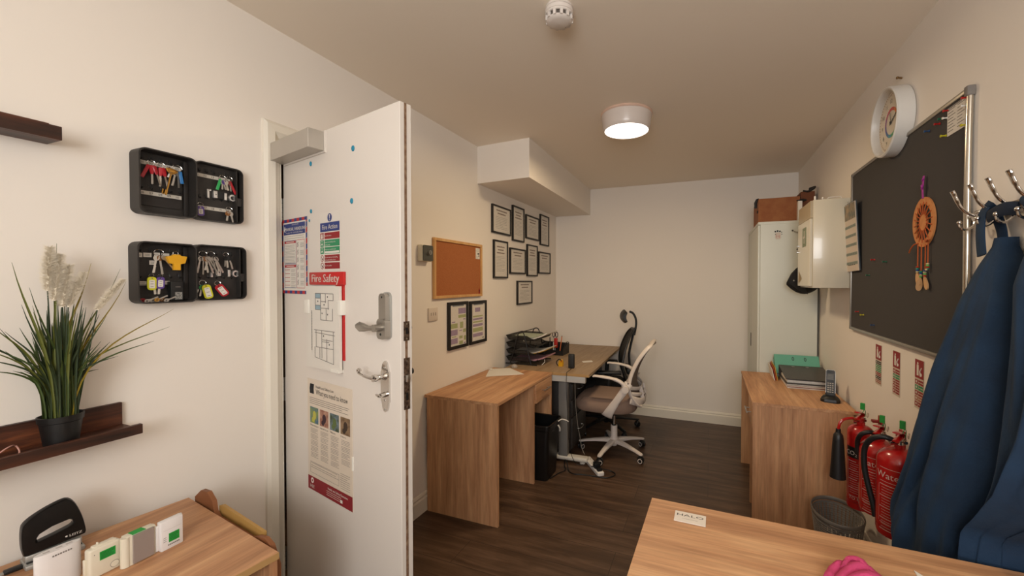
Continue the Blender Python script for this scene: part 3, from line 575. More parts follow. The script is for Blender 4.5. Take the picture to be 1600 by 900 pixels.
KM = {'red': mat('red_key_cap', 'a81322', 0.4), 'green': mat('green_key_cap', '1f9a4d', 0.4), 'blue': mat('blue_key_tag', '1d6aa8', 0.4), 'purple': mat('purple_key_tag', '5a3c8c', 0.4), 'yellow': mat('yellow_key_tag', 'c8c41f', 0.4),
      'gold': mat('brass', 'b88a42', 0.3, 0.9), 'steel': mat('key_steel', 'b5afa6', 0.3, 0.9), 'black': BLACK, 'white': PAPER, 'bronze': mat('bronze_key', '8a5f3a', 0.35, 0.8), 'pink': mat('dull_red_key', '8c4a48', 0.5)}
def keys(Y, Z, n0, label, pieces, ring=0.010, cat='keys', group=None, name='key_bunch'):
    M = FL(Y, Z, n0); root = thing(name, label, cat, sheet_origin(M), group)
    if ring: b = MB(CHROME, M); b.tube([(ring * cos(a * pi / 8), -ring * 0.85 + ring * sin(a * pi / 8) * 0.9, 0.002 * cos(a)) for a in range(16)], 0.0008, 6, closed=True); b.build('ring', root)
    for i, (k, colr, ang, ln, dx) in enumerate(pieces):
        Mk = M @ T((dx, -ring * 1.6, 0.0012 * i)) @ Rz(radians(ang)) @ Ry(radians((i % 3 - 1) * 18))
        if k == 'key':
            b = MB(KM[colr], Mk); b.ring_prism([(0.0075 * cos(a * pi / 6), -0.009 + 0.009 * sin(a * pi / 6)) for a in range(12)], [(0.0022 * cos(a * pi / 6), -0.004 + 0.0022 * sin(a * pi / 6)) for a in range(12)], 0, 0.0018)
            b.use(KM['steel'] if colr != 'gold' else KM['gold']); b.box(-0.0024, 0.0024, -ln, -0.017, 0.0002, 0.0016)
            for t in range(5): b.box(0.0020, 0.0036, -ln + 0.002 + t * 0.0045, -ln + 0.0045 + t * 0.0045, 0.0002, 0.0016)
            b.build('key', root)
        elif k == 'cap':
            b = MB(KM[colr], Mk); b.loft([[Vector((x * wq, y, z * 0.0028)) for x, z in ((-1, 0), (-.7, .8), (0, 1), (.7, .8), (1, 0), (.7, -.8), (0, -1), (-.7, -.8))] for y, wq in ((0, 0.003), (-0.004, 0.0065), (-0.018, 0.0062), (-0.028, 0.0035))])
            b.use(KM['steel']); b.box(-0.0022, 0.0022, -ln, -0.026, -0.0008, 0.0008)
            for t in range(6): b.box(0.0018, 0.0032, -ln + 0.002 + t * 0.0045, -ln + 0.0045 + t * 0.0045, -0.0008, 0.0008)
            b.build('key', root)
        elif k == 'tag':
            b = MB(KM[colr], Mk); hwid = ln * 0.27; b.ring_prism([(x, y) for x, y in rr(-hwid, hwid, -ln, 0, hwid * 0.7, 3)], [(0.0025 * cos(-pi / 2 + a * 2 * pi / 16), -0.0045 + 0.0025 * sin(-pi / 2 + a * 2 * pi / 16)) for a in range(16)], 0, 0.0028)
            b.use(PAPER); b.rrect(-hwid * 0.62, hwid * 0.62, -ln + 0.006, -0.010, 0.0028, 0.0033, 0.002, 2); b.use(INK); b.lines(-hwid * .35, hwid * .35, -0.014, -ln + 0.011, 3, 0.0012, 0.0037)
            b.build('tag', root)
        elif k == 'plain':
            b = MB(KM[colr], Mk); b.box(-0.0045, 0.0045, -ln, 0, 0, 0.0022, 0.001); b.build('tag', root)
    return root
n1 = 0.022
GK = 'keys hanging in the key cabinets'
keys(0.735, 1.846, n1, 'pair of red capped keys on the first hook of the upper key cabinet', [('plain', 'red', -22, .046, -.006), ('cap', 'red', 0, .060, .001), ('cap', 'red', 14, .062, .006)])
keys(0.759, 1.845, n1, 'pair of red capped keys on the second hook of the upper key cabinet', [('cap', 'red', -3, .062, 0), ('cap', 'red', 10, .062, .005)])
rt = thing('long_key', 'long brass safe key hanging across the numbered strip in the upper key cabinet', 'key', sheet_origin(FL(0.781, 1.822, 0.034)))
b = MB(KM['gold'], FL(0.781, 1.822, 0.034) @ Rz(radians(-11))); b.tube([(-0.011, -0.002, 0), (-0.014, 0.003, 0), (-0.008, 0.006, 0), (0.008, 0.006, 0), (0.014, 0.003, 0), (0.011, -0.002, 0), (0.004, -0.008, 0), (-0.004, -0.008, 0)], 0.0028, 8, closed=True); b.box(-0.010, 0.010, -0.004, 0.004, -0.001, 0.001)
b.cyl((0, -0.008, 0), (0, -0.083, 0), 0.0024, n=10); b.box(-0.012, 0, -0.080, -0.066, -0.0012, 0.0012); b.box(-0.009, -0.005, -0.083, -0.066, -0.0012, 0.0012); b.build('shank', rt)
keys(0.801, 1.848, n1, 'ring of small silver keys with a blue tag in the upper key cabinet', [('plain', 'white', -22, .028, -.012), ('key', 'steel', -12, .052, -.004), ('key', 'steel', 2, .055, 0), ('plain', 'blue', 8, .040, .006)], ring=0.013)
keys(0.936, 1.848, 0.018, 'keys with a green cap in the lid of the upper key cabinet', [('plain', 'green', -16, .042, -.006), ('key', 'steel', -4, .036, 0), ('key', 'purple', 8, .034, .002), ('key', 'steel', 16, .038, .006)])
keys(0.958, 1.848, 0.018, 'keys with a red cap in the lid of the upper key cabinet', [('key', 'black', -12, .036, -.004), ('plain', 'red', 24, .050, .000), ('key', 'pink', 4, .038, 0)])
keys(0.866, 1.736, 0.020, 'purple labelled tag in the bottom corner of the upper cabinet lid', [('tag', 'purple', 3, .034, 0)], ring=0.008)
keys(0.955, 1.735, 0.020, 'dark keys hanging on the last hook of the upper cabinet lid', [('key', 'bronze', -8, .036, -.003), ('key', 'steel', 12, .040, .003)])
keys(0.750, 1.562, n1, 'bunch of three dull keys in the middle of the lower key cabinet', [('key', 'steel', -10, .058, -.004), ('key', 'bronze', 6, .062, .001), ('key', 'steel', 34, .050, .006)], ring=0.012)
yk = thing('meter_box_key', 'yellow plastic winged key in the lower key cabinet', 'key', sheet_origin(FL(0.793, 1.540, 0.024)))
b = MB(mat('amber_plastic', 'e0a313', 0.4), FL(0.793, 1.540, 0.024)); b.prism([(-0.012, 0.004), (-0.027, 0), (-0.021, -0.022), (-0.009, -0.024), (-0.009, -0.044), (0.009, -0.044), (0.009, -0.024), (0.022, -0.020), (0.027, 0.002), (0.010, 0.004), (0.008, 0.008), (-0.009, 0.008)], 0, 0.009); b.build('winged_body', yk)
b = MB(CHROME, FL(0.793, 1.552, 0.024)); b.tube([(0.007 * cos(a * pi / 6), 0.007 * sin(a * pi / 6), 0) for a in range(12)], 0.0008, 6, closed=True); b.build('ring', yk)
keys(0.731, 1.482, n1, 'yellow labelled key tag in the lower key cabinet', [('key', 'steel', 6, .056, .003), ('tag', 'yellow', 0, .042, 0)], ring=0.006)
keys(0.753, 1.482, n1, 'purple labelled key tag beside the yellow one in the lower key cabinet', [('key', 'steel', -6, .056, .001), ('tag', 'purple', -2, .038, 0)], ring=0.006)
bx = thing('wireless_module', 'black plastic module with a clear circuit window inside the lower key cabinet', 'device', (XL, 0.79, 1.392))
b = MB(BLACK, FL(0.794, 1.428, 0.009)); b.box(-0.018, 0.017, -0.034, 0.030, 0, 0.022, 0.002); b.use(GREYINK); b.lines(-0.006, 0.008, 0.013, 0.011, 2, 0.001, 0.0225)
b.build('case', bx); b = MB(mat('chip_print', 'a9a59d', 0.5, noise=(350, '222222')), FL(0.794, 1.428, 0.031)); b.box(-0.007, 0.012, -0.030, -0.005, 0, 0.001); b.build('circuit_window', bx)
lb = thing('loose_keys', 'loose red and silver keys lying in the bottom of the lower key cabinet', 'keys', (XL + 0.03, 0.735, 1.393))
for i in range(9):
    cn = ['red', 'red', 'steel', 'black', 'steel', 'gold', 'steel', 'bronze', 'steel'][i]; Mk = FL(0.700 + i * 0.008, 1.396 + 0.003 * (i % 2), 0.018 + 0.006 * (i % 3)) @ Rz(radians(75 + 20 * (i % 3)))
    b = MB(KM[cn], Mk); b.ring_prism([(0.006 * cos(a * pi / 6), 0.007 * sin(a * pi / 6)) for a in range(12)], [(0.002 * cos(a * pi / 6), 0.002 * sin(a * pi / 6)) for a in range(12)], 0, 0.002); b.use(KM['steel']); b.box(-0.002, 0.002, -0.030, -0.006, 0, 0.0016); b.build('key', lb)
keys(0.872, 1.566, 0.018, 'large bunch of silver keys with black fob in the lower cabinet lid', [('plain', 'black', -26, .050, -.010), ('key', 'steel', -12, .060, -.006), ('key', 'steel', -2, .064, 0), ('key', 'bronze', 8, .058, .005), ('key', 'steel', 18, .062, .009), ('key', 'steel', 26, .060, .012)], ring=0.012)
keys(0.896, 1.566, 0.018, 'second bunch of dark keys in the lower cabinet lid, right of the silver bunch', [('key', 'black', -14, .050, -.006), ('key', 'black', 2, .056, 0), ('key', 'steel', 10, .066, .004), ('key', 'black', 18, .054, .008), ('key', 'steel', 24, .062, .010)], ring=0.012)
keys(0.944, 1.566, 0.018, 'black headed keys on a wire at the right of the lower cabinet lid', [('key', 'black', 4, .044, .002), ('key', 'black', 14, .050, .008), ('key', 'black', -4, .040, -.003)], ring=0.008)
keys(0.870, 1.462, 0.018, 'key bunch with green caps and yellow tag, bottom of the lower cabinet lid', [('key', 'black', -24, .044, -.006), ('key', 'green', -10, .040, -.002), ('key', 'green', 4, .036, .006), ('key', 'pink', 20, .044, .012), ('tag', 'yellow', 14, .050, .006)])
keys(0.916, 1.460, 0.018, 'red labelled tag at the bottom right of the lower cabinet lid', [('tag', 'red', 36, .048, .0)], ring=0.009)

# ================================================================= PICTURE LEDGES AND PLANT
def ledge(y0, y1, z0, label, dep, zb, zl):
    root = thing('picture_ledge', label, 'shelf', (XL, (y0 + y1) / 2, z0)); t = 0.014
    b = MB(rustic(1)); b.box(XL + 0.001, XL + dep - t, y0, y1, z0, z0 + t, 0.0008, 1); sh = b.build('shelf_board', root)
    b = MB(rustic(1)); b.box(XL + 0.001, XL + 0.001 + t, y0, y1, z0 + t, zb, 0.0008, 1); b.build('back_board', root)
    b = MB(rustic(1)); b.box(XL + dep - t, XL + dep, y0, y1, z0, zl, 0.0008, 1); b.build('front_lip', root)
ledge(-0.25, 0.662, 1.008, 'lower dark rustic wood ledge shelf carrying the potted grass', 0.125, 1.088, 1.036)
ledge(-0.25, 0.528, 1.832, 'upper dark rustic wood ledge shelf at the left edge', 0.085, 1.888, 1.868)
PX, PY, PZ = -1.622, 0.520, 1.0225
pt = thing('potted_grass', 'artificial grass plant with white feathery plumes in a black pot on the lower shelf', 'plant', (PX, PY, PZ))
b = MB(mat('pot_black', '0c0c0c', 0.45), T((PX, PY, PZ))); b.lathe([(0.0, 0), (0.029, 0), (0.031, 0.002), (0.0375, 0.060), (0.0375, 0.062), (0.0405, 0.064), (0.0415, 0.080), (0.0385, 0.080), (0.036, 0.068), (0, 0.066)], 32); b.build('pot', pt)
GR = [mat('grass_dark', '24330f', 0.65), mat('grass_mid', '3a4a16', 0.65), mat('grass_olive', '5a5f1c', 0.65), mat('grass_yellow', '8f7b1f', 0.45)]
def blade(b, base, tip, w, arch=0.4, tx=0.0):
    P0, P3 = Vector(base), Vector(tip); hgt = P3.z - P0.z; P1 = P0 + Vector((0, (P3.y - P0.y) * 0.05, max(0.08, hgt * 0.55 + arch * 0.12))); P2 = P0 + (P3 - P0) * 0.62 + Vector((0, 0, arch * 0.14))
    pts = bez(P0, P1, P2, P3, 10); k = len(pts); sd = random.uniform(-.5, .5); a = []
    for i, p in enumerate(pts):
        t = (pts[min(i + 1, k - 1)] - pts[max(i - 1, 0)]).normalized(); s_ = t.cross(Vector((1, 0, 0))); s_ = (s_ + Vector((sd, 0, 0))); s_.normalize(); ww = w * (0.55 + 0.45 * min(1, i / 3)) * (1 - (i / (k - 1)) ** 2.5) + 0.0003
        q = t.cross(s_); a.append([p - s_ * ww, p + q * ww * 0.45, p + s_ * ww])
    b.loft(a, closed=False, cap=False)
lv = [MB(m) for m in GR]
tips = [(.434, 1.504), (.452, 1.443), (.454, 1.400), (.515, 1.558), (.581, 1.509), (.635, 1.495), (.644, 1.458), (.731, 1.373), (.730, 1.317), (.686, 1.279), (.608, 1.247), (.602, 1.204), (.40, 1.350), (.39, 1.30), (.40, 1.272), (.428, 1.286), (.38, 1.33), (.41, 1.24)]
for i, (y, z) in enumerate(tips):
    lv[3 if i in (6, 7) else (2 if i in (3, 4, 5) else (i % 2))].M = Matrix.Identity(4)
    blade(lv[3 if i in (6, 7, 4) else (2 if i in (0, 3, 5, 8, 12, 13) else i % 2)], (PX + random.uniform(-.02, .02), PY + random.uniform(-.022, .022), PZ + 0.06), (PX + random.uniform(-.035, .07), y, z), 0.0026 if i > 6 else 0.0030, 0.35 if i > 6 else 0.0)
for i in range(120):
    r = random.random() ** 0.6; a = random.uniform(0, 2 * pi); sp = random.uniform(0.010, 0.085); hgt = random.uniform(0.12, 0.32) * (1.0 - 0.35 * (sp / 0.085)) + 0.06
    bx0, by0 = PX + 0.030 * r * cos(a), PY + 0.030 * r * sin(a); tx = max(PX + sp * cos(a) * 0.8, XL + 0.012); ty = PY + sp * sin(a) * 1.1
    blade(lv[random.choice([0, 0, 0, 1, 1, 2])], (bx0, by0, PZ + 0.06), (tx, ty, PZ + 0.06 + hgt), random.uniform(0.0018, 0.0030), 0.3)
lf = None
gm = MB()
for l in lv:
    gm.M = Matrix.Identity(4); gm.use(l.mats[0]); gm.add(l.v, l.f)
leaf = gm.build('leaves', pt); leaf['kind'] = 'stuff'
PLM = mat('plume_white', 'efe4d0', 0.9)
for (y0, z0, y1, z1, hw_) in ((.498, 1.433, .502, 1.546, .017), (.509, 1.407, .519, 1.528, .018), (.522, 1.390, .535, 1.500, .016), (.587, 1.377, .640, 1.462, .013), (.533, 1.389, .562, 1.480, .015)):
    b = MB(PLM); p0 = Vector((PX + .01, y0, z0)); p1 = Vector((PX + .015, y1, z1)); ax = (p1 - p0)
    for k in range(1500):
        t = random.random(); c = p0 + ax * t; an = random.uniform(0, 2 * pi); rad = hw_ * (0.75 + 0.4 * sin(pi * min(1, t * 1.1))) * random.uniform(.8, 1.1); d = Vector((cos(an) * rad, sin(an) * rad, rad * random.uniform(.2, .9))); q = Vector((-sin(an), cos(an), 0)) * 0.0006; 
        b.add([c - q, c + q, c + d], [(0, 1, 2)]); q2 = Vector((0, 0, 0.0006)); b.add([c - q2, c + q2, c + d], [(0, 1, 2)])
    b.tube([tuple(p0), tuple(p0 + ax * .5), tuple(p1)], [.0035, .0045, .001], 6); b.use(GR[0]); b.tube([(PX, PY + (y0 - PY) * .4, PZ + 0.06), tuple(p0), tuple(p1)], [0.0016, 0.0012, 0.0006], 6); b.build('plume', pt)
# pink charging cable on the shelf
b = MB(mat('pink_cable', 'c9978a', 0.5)); X0 = XL + 0.055
b.tube(cr([(X0 + .01, .36, 1.0245), (X0 + 0.02, .40, 1.026), (X0 + .012, .435, 1.045), (X0 - 0.005, .452, 1.040), (X0 + .02, .45, 1.0255), (X0 + .03, .43, 1.0245), (X0 + .035, .40, 1.0245)], 6), 0.0016, 8)
b.tube([(X0 + .035, .425, 1.0265), (X0 + .035, .458, 1.0265)], [0.0036, 0.0036], 10); b.tube([(X0 + .035, .44, 1.0265), (X0 + .035, .463, 1.0265)], [0.003, 0.002], 8); b.use(CHROME); b.box(X0 + .032, X0 + .038, .463, .469, 1.0255, 1.0277)
tag(b.build('charging_cable'), 'pink charging cable coiled on the lower shelf beside the pot', 'cable')

# ================================================================= DESK UNDER THE SHELVES
BA = radians(-8.0); MBD = ortho((-1.616, 0.792, 0), (cos(BA), sin(BA), 0), (-sin(BA), cos(BA), 0), (0, 0, 1))   # x to the right, -y toward the viewer
bd = thing('desk', 'sawn oak desk by the left wall under the shelves, hole punch on it', 'desk', (-1.35, 0.45, 0))
def bx_(mb, *a, **k): mb.box(*a, **k); return mb
b = MB(oak(1), MBD); b.box(0, 0.556, -0.50, 0, DW - 0.018, DW, 0.0008, 1); b.use(mat('oak_edge', 'b08a58', 0.5)); b.box(0.5555, 0.5568, -0.50, 0, DW - 0.018, DW - 0.0005); b.build('top', bd)
b = MB(oak(2), MBD); b.box(0.004, 0.552, -0.020, -0.002, 0, DW - 0.018); b.build('end_panel', bd)
b = MB(oak(2), MBD); b.box(0.004, 0.552, -0.50, -0.482, 0, DW - 0.018); b.build('end_panel', bd)
b = MB(oak(2), MBD); b.box(0.004, 0.020, -0.482, -0.02, 0.25, DW - 0.018); b.build('back_panel', bd)
b = MB(oak(2), MBD); b.box(0.02, 0.545, -0.27, -0.254, 0, DW - 0.018); b.build('inner_panel', bd)
# things between the desk and the door frame
b = MB(mat('brown_board', '85522f', 0.6), MBD @ T((0.03, 0.012, 0.0)) @ Rx(radians(90)))
prof = [(0, 0), (0.50, 0), (0.50, 0.690), (0.47, 0.735), (0.44, 0.745), (0.40, 0.738), (0.36, 0.722), (0.16, 0.722), (0.135, 0.735), (0.125, 0.765), (0.09, 0.785), (0.045, 0.780), (0.0, 0.748)]
b.prism(prof, -0.006, 0.006); tag(b.build('shaped_board'), 'brown wooden board with rounded humps standing behind the desk end by the door frame', 'board')
b = MB(mat('manila_board', 'b28a4a', 0.6), MBD @ T((0.16, 0.022, 0.0)) @ Rx(radians(90))); b.prism([(0, 0), (0.27, 0), (0.27, 0.742), (0.02, 0.752), (0.0, 0.745)], -0.008, 0.0); tag(b.build('folder_board'), 'yellowish board standing between the brown board and the door frame', 'board')
# hole punch
MP = ortho((-1.602, 0.497, DW), (sin(radians(8)), cos(radians(8)), 0), (-cos(radians(8)), sin(radians(8)), 0), (0, 0, 1))   # x along the punch (to the right), -y to the room
hp2 = thing('hole_punch', 'large black hole punch with handle slot and silver base on the desk', 'hole punch', (-1.602, 0.497, DW))
MF = MP @ Rx(radians(90))                        # x right, y up, z toward the room
b = MB(SILVER, MF); b.box(-0.050, 0.048, 0, 0.012, -0.028, 0.034, 0.003); b.box(-0.048, 0.046, 0.011, 0.030, -0.012, 0.016, 0.004); b.use(BLACK); b.box(-0.046, 0.044, 0.0125, 0.015, 0.016, 0.022); b.build('base', hp2)
outer = [Vector((p[0], p[1], 0)) for p in cr([(-0.049, 0.030, 0), (-0.053, 0.055, 0), (-0.053, 0.095, 0), (-0.047, 0.115, 0), (-0.020, 0.133, 0), (0.012, 0.144, 0), (0.026, 0.141, 0), (0.036, 0.124, 0), (0.047, 0.085, 0), (0.053, 0.045, 0), (0.051, 0.036, 0)], 4)]
slot = [(-0.029, 0.066), (-0.028, 0.057), (0.000, 0.063), (0.025, 0.070), (0.031, 0.075), (0.030, 0.084), (0.023, 0.088), (-0.004, 0.084), (-0.024, 0.075)]
# outline and slot resampled to equal counts by angle around the slot centre
cx_, cy_ = 0.0, 0.073
def ray_poly(poly, an):
    best = None; dx, dy = cos(an), sin(an)
    for i in range(len(poly)):
        (x0, y0), (x1, y1) = poly[i], poly[(i + 1) % len(poly)]; ex, ey = x1 - x0, y1 - y0; den = dx * ey - dy * ex
        if abs(den) < 1e-12: continue
        t = ((x0 - cx_) * ey - (y0 - cy_) * ex) / den; u = ((x0 - cx_) * dy - (y0 - cy_) * dx) / den
        if t > 0 and -1e-6 <= u <= 1 + 1e-6 and (best is None or t > best): best = t
    return (cx_ + dx * (best or 0.01), cy_ + dy * (best or 0.01))
op = [(v.x, v.y) for v in outer]; NA = 72
so_ = [ray_poly(op, 2 * pi * k / NA) for k in range(NA)]; si_ = [ray_poly(slot, 2 * pi * k / NA) for k in range(NA)]
def shr(p, f): return [(cx_ + (x - cx_) * f, cy_ + (y - cy_) * f) for x, y in p]
b = MB(mat('punch_black', '0e0e0f', 0.32), MF)
V = []; 
for P_, zq in ((so_, 0.000), (so_, 0.014), (shr(so_, .975), 0.018), (shr(si_, 1.12), 0.018), (si_, 0.014), (si_, 0.000)): V.append([Vector((x, y, zq)) for x, y in P_])
V.append(V[0]); b.loft(V, closed=True, cap=False); hd = b.build('handle', hp2)
b = MB(PAPER, MF); b.text('LEITZ', 0.034, 0.043, 0.0085, 0.0195, bold=0.0004, sx=1.05); b.disc(0.018, 0.0465, 0.0022, 0.0195, 8); b.build('maker_name', hd)
b = MB(BLACK, MF); b.box(-0.078, -0.050, 0.001, 0.010, -0.004, 0.012, 0.002); b.use(SILVER); b.box(-0.110, -0.078, 0.003, 0.006, -0.002, 0.010); b.box(-0.108, -0.100, 0.003, 0.016, -0.002, 0.010, 0.001); b.build('paper_guide', hp2)
# white gadgets in a row
def gm_(x, y, a): return ortho((x, y, DW), (sin(a), cos(a), 0), (0, 0, 1), (cos(a), -sin(a), 0))   # x along the row (away), y up, z to the room
AG = radians(-2)
GW = mat('gloss_white', 'e4dfdc', 0.3); GC = mat('ivory_white', 'ddd4bf', 0.35); GG = mat('green_asset_label', '1d9a3c', 0.5)
def glabel(b, x0, x1, y0, y1, z):
    b.use(GG); b.quad(x0, x1, y0, y1, z); b.use(mat('dark_green_ink', '0c5a22', 0.6)); b.lines(x0 + .002, x1 - .002, y1 - .004, y0 + .004, 5, 0.0014, z + .0003)
M1 = gm_(-1.437, 0.452, AG)
r1 = thing('power_bank', 'large rounded white power bank, nearest in the row on the desk', 'power bank', (-1.437, 0.452, DW))
pf = [(0.031 * cos(t) + (0.0 if abs(cos(t)) < 1e-6 else 0.006 * (1 if cos(t) > 0 else -1)), 0.012 * sin(t)) for t in [2 * pi * k / 36 for k in range(36)]]
b = MB(GW, M1); b.loft([[Vector((x * s, yy, z * s)) for x, z in pf] for yy, s in ((0, .97), (.003, 1), (.0865, 1), (.0885, .98))]); b.use(mat('port_grey', 'bdb4b0', 0.4)); 
for x in (-.018, 0.002, .018): b.box(x - .005, x + .005, .0884, .0889, -.003, .003)
b.use(GREYINK); [b.quad(-.013 + q * .004, -.0102 + q * .004, .0765, .0800, .0126) for q in range(8)]; b.build('case', r1) if False else None
b2_ = b; b2_.v = b2_.v; 
b.build('case', r1)
M2_ = gm_(-1.393, 0.512, AG); r2 = thing('doorbell_chime', 'ivory plug-in chime with green label and round button, in the row on the desk', 'device', (-1.393, 0.512, DW))
b = MB(GC, M2_); b.box(-.030, .026, 0, .072, -.012, .010, .005, 3); b.box(-.020, .020, .070, .0755, -.010, .006, .002); b.box(-.012, -.009, .075, .081, -.006, -.001, .001); b.box(-.034, -.029, .01, .05, -.008, .0, .001); glabel(b, -.012, .016, .039, .060, .0105)
b.use(INK); b.disc(-.021, .058, .0009, .0105, 8); b.build('case', r2)
b = MB(GC, M2_); b.cyl((.014, .016, .010), (.014, .016, .0112), .0075, n=20); b.use(GREYINK); b.tube([(.014 + .0078 * cos(a * pi / 10), .016 + .0078 * sin(a * pi / 10), .0108) for a in range(20)], .0004, 5, closed=True); b.build('button', r2)
M3 = gm_(-1.374, 0.567, AG); r3 = thing('door_sensor', 'cream box with grey front panel and green label on top, on the near desk', 'device', (-1.374, 0.567, DW))
b = MB(GC, M3); b.box(-.028, .030, 0, .076, -.012, .012, .002, 2); b.cyl((-.027, 0.001, .004), (-.027, .075, .004), .0095, n=20); b.box(.024, .033, .0, .074, -.008, .002, .001); b.build('case', r3)
b = MB(mat('taupe_panel', '94867e', 0.5), M3); b.box(-.017, .024, .003, .0755, .0115, .0165, .0006, 1); b.use(GG); b.box(-.016, .010, .0755, .0768, -.010, .011); b.build('front_panel', r3)
M4 = gm_(-1.361, 0.626, AG); r4 = thing('wall_transmitter', 'white slim transmitter with green label, farthest in the row on the desk', 'device', (-1.361, 0.626, DW))
b = MB(GW, M4); b.box(-.024, .024, 0, .078, -.010, .008, .0025, 2); b.box(.025, .0285, .008, .076, -.011, -.004, .001); b.box(-.030, -.024, .004, .070, -.008, .0, .001); glabel(b, -.008, .015, .018, .042, .0085); b.use(GREYINK); b.lines(-.020, -.013, .034, .024, 3, .0012, .0085, 0); [b.quad(-.010 + q * .0037, -.0074 + q * .0037, .010, .0135, .0088) for q in range(7)]; b.use(mat('port_grey', 'bdb4b0', 0.4)); b.quad(-.019, .020, .053, .0535, .0085); b.build('case', r4)

# ================================================================= OAK DESKS
def oak_desk(name, label, x0, x1, y0, y1, face, ins, handle_y, front_sign):
    """desk along a side wall; face = X of the open long side; ins = Y of the inner panel; drawer between ins and the near/far end"""
    root = thing('desk', label, 'desk', ((x0 + x1) / 2, (y0 + y1) / 2, 0)); t = 0.018
    b = MB(oak(1)); b.box(x0, x1, y0, y1, DW - t, DW, 0.0008, 1); b.build('top', root)
    px0, px1 = (x0 + 0.018, face - 0.004) if front_sign > 0 else (face + 0.004, x1 - 0.018)
    for yy in (y0 + 0.002, y1 - t - 0.002):
        b = MB(oak(2)); b.box(px0, px1, yy, yy + t, 0.0, DW - t); b.build('end_panel', root)
    b = MB(oak(2)); b.box(px0 + (0.01 if front_sign < 0 else 0), px1 - (0.01 if front_sign > 0 else 0), ins, ins + t, 0, DW - t); b.build('inner_panel', root)
    bxx = x0 + 0.03 if front_sign > 0 else x1 - 0.045; dy0, dy1 = (ins + t, y1 - t - 0.002) if handle_y > ins else (y0 + t + 0.002, ins)
    b = MB(oak(1)); b.box(bxx, bxx + 0.015, min(y0 + t + .002, 99), y1 - t - .002, 0.30, DW - t); b.build('back_panel', root)
    fx = face - 0.016 * front_sign
    b = MB(oak(1)); b.box(fx, fx + 0.014 * front_sign, dy0 + 0.002, dy1 - 0.002, DW - t - 0.145, DW - t - 0.004, 0.001, 1); b.use(oak(0)); b.box(bxx + 0.02 * front_sign, fx, dy0 + .01, dy1 - .01, DW - t - 0.135, DW - t - 0.04); dr = b.build('drawer', root)
    b = MB(STEEL); hx = face; zc = DW - t - 0.070; s = front_sign
    b.cyl((hx + 0.022 * s, handle_y - 0.062, zc), (hx + 0.022 * s, handle_y + 0.062, zc), 0.005, n=12)
    for q in (-0.045, 0.045): b.cyl((hx - 0.003 * s, handle_y + q, zc), (hx + 0.022 * s, handle_y + q, zc), 0.004, n=10)
    b.build('handle', dr); return root
oak_desk('desk', 'sawn oak desk along the left wall with loose paper on top and black bin beneath', -1.690, -1.160, 2.050, 2.915, -1.160, 2.590, 2.765, 1)
oak_desk('desk', 'sawn oak desk along the right wall carrying the binders and phone', 0.245, 0.772, 2.620, 3.515, 0.245, 2.880, 2.760, -1)
fd = thing('desk', 'sawn oak desk in the foreground with a white name card on it', 'desk', (0.30, 1.08, 0)); MFD = ortho((-0.174, 1.337, 0), (cos(radians(-1.5)), sin(radians(-1.5)), 0), (sin(radians(1.5)), cos(radians(1.5)), 0), (0, 0, 1))
b = MB(oak(0), MFD); b.box(0, 0.935, -0.56, 0, DW - 0.018, DW, 0.0008, 1); b.build('top', fd)
for x in (0.003, 0.912): b = MB(oak(2), MFD); b.box(x, x + 0.018, -0.555, -0.004, 0, DW - 0.018); b.build('end_panel', fd)
b = MB(oak(2), MFD); b.box(0.30, 0.318, -0.545, -0.01, 0, DW - 0.018); b.build('inner_panel', fd)
b = MB(oak(0), MFD); b.box(0.021, 0.912, -0.03, -0.015, 0.30, DW - 0.018); b.build('back_panel', fd)

# white framed desk by the back wall
wa = radians(2.2); WZ = 0.737; MWD = ortho((-0.866, 2.948, 0), (cos(wa), sin(wa), 0), (-sin(wa), cos(wa), 0), (0, 0, 1))   # x<0 toward the left wall, y to the back wall
wd_ = thing('desk', 'grey oak topped desk on a white and grey steel frame in the far left corner', 'desk', (-1.25, 3.65, 0))
b = MB(greyoak(1), MWD); b.box(-0.735, 0.0, 0.0, 1.425, WZ - 0.022, WZ, 0.0008, 1); b.use(mat('oak_edge', 'b08a58', 0.5)); b.box(-0.735, 0.0, -0.0008, 0.0, WZ - 0.0215, WZ - 0.0005); b.build('top', wd_)
WS = mat('white_steel', 'cfc9be', 0.4)
b = MB(WS, MWD); b.box(-0.70, -0.035, 0.012, 0.055, WZ - 0.075, WZ - 0.022, 0.006); b.build('end_rail', wd_)
b = MB(WS, MWD); b.box(-0.70, -0.035, 1.35, 1.395, WZ - 0.075, WZ - 0.022, 0.006); b.build('end_rail', wd_)
b = MB(mat('grey_steel', '77736e', 0.45), MWD); b.box(-0.50, -0.455, 0.06, 1.36, WZ - 0.070, WZ - 0.030); b.build('cross_beam', wd_)
for yy in (0.06, 1.32):
    b = MB(mat('grey_steel', '77736e', 0.45), MWD); b.box(-0.270, -0.195, yy, yy + 0.055, 0.045, WZ - 0.03, 0.004); b.build('leg', wd_)
    b = MB(WS, MWD); b.box(-0.68, -0.030, yy - 0.005, yy + 0.06, 0.018, 0.052, 0.012, 3); 
    for x in (-0.64, -0.075): b.cyl((x, yy + 0.027, 0), (x, yy + 0.027, 0.02), 0.022, n=16)
    b.build('foot', wd_)
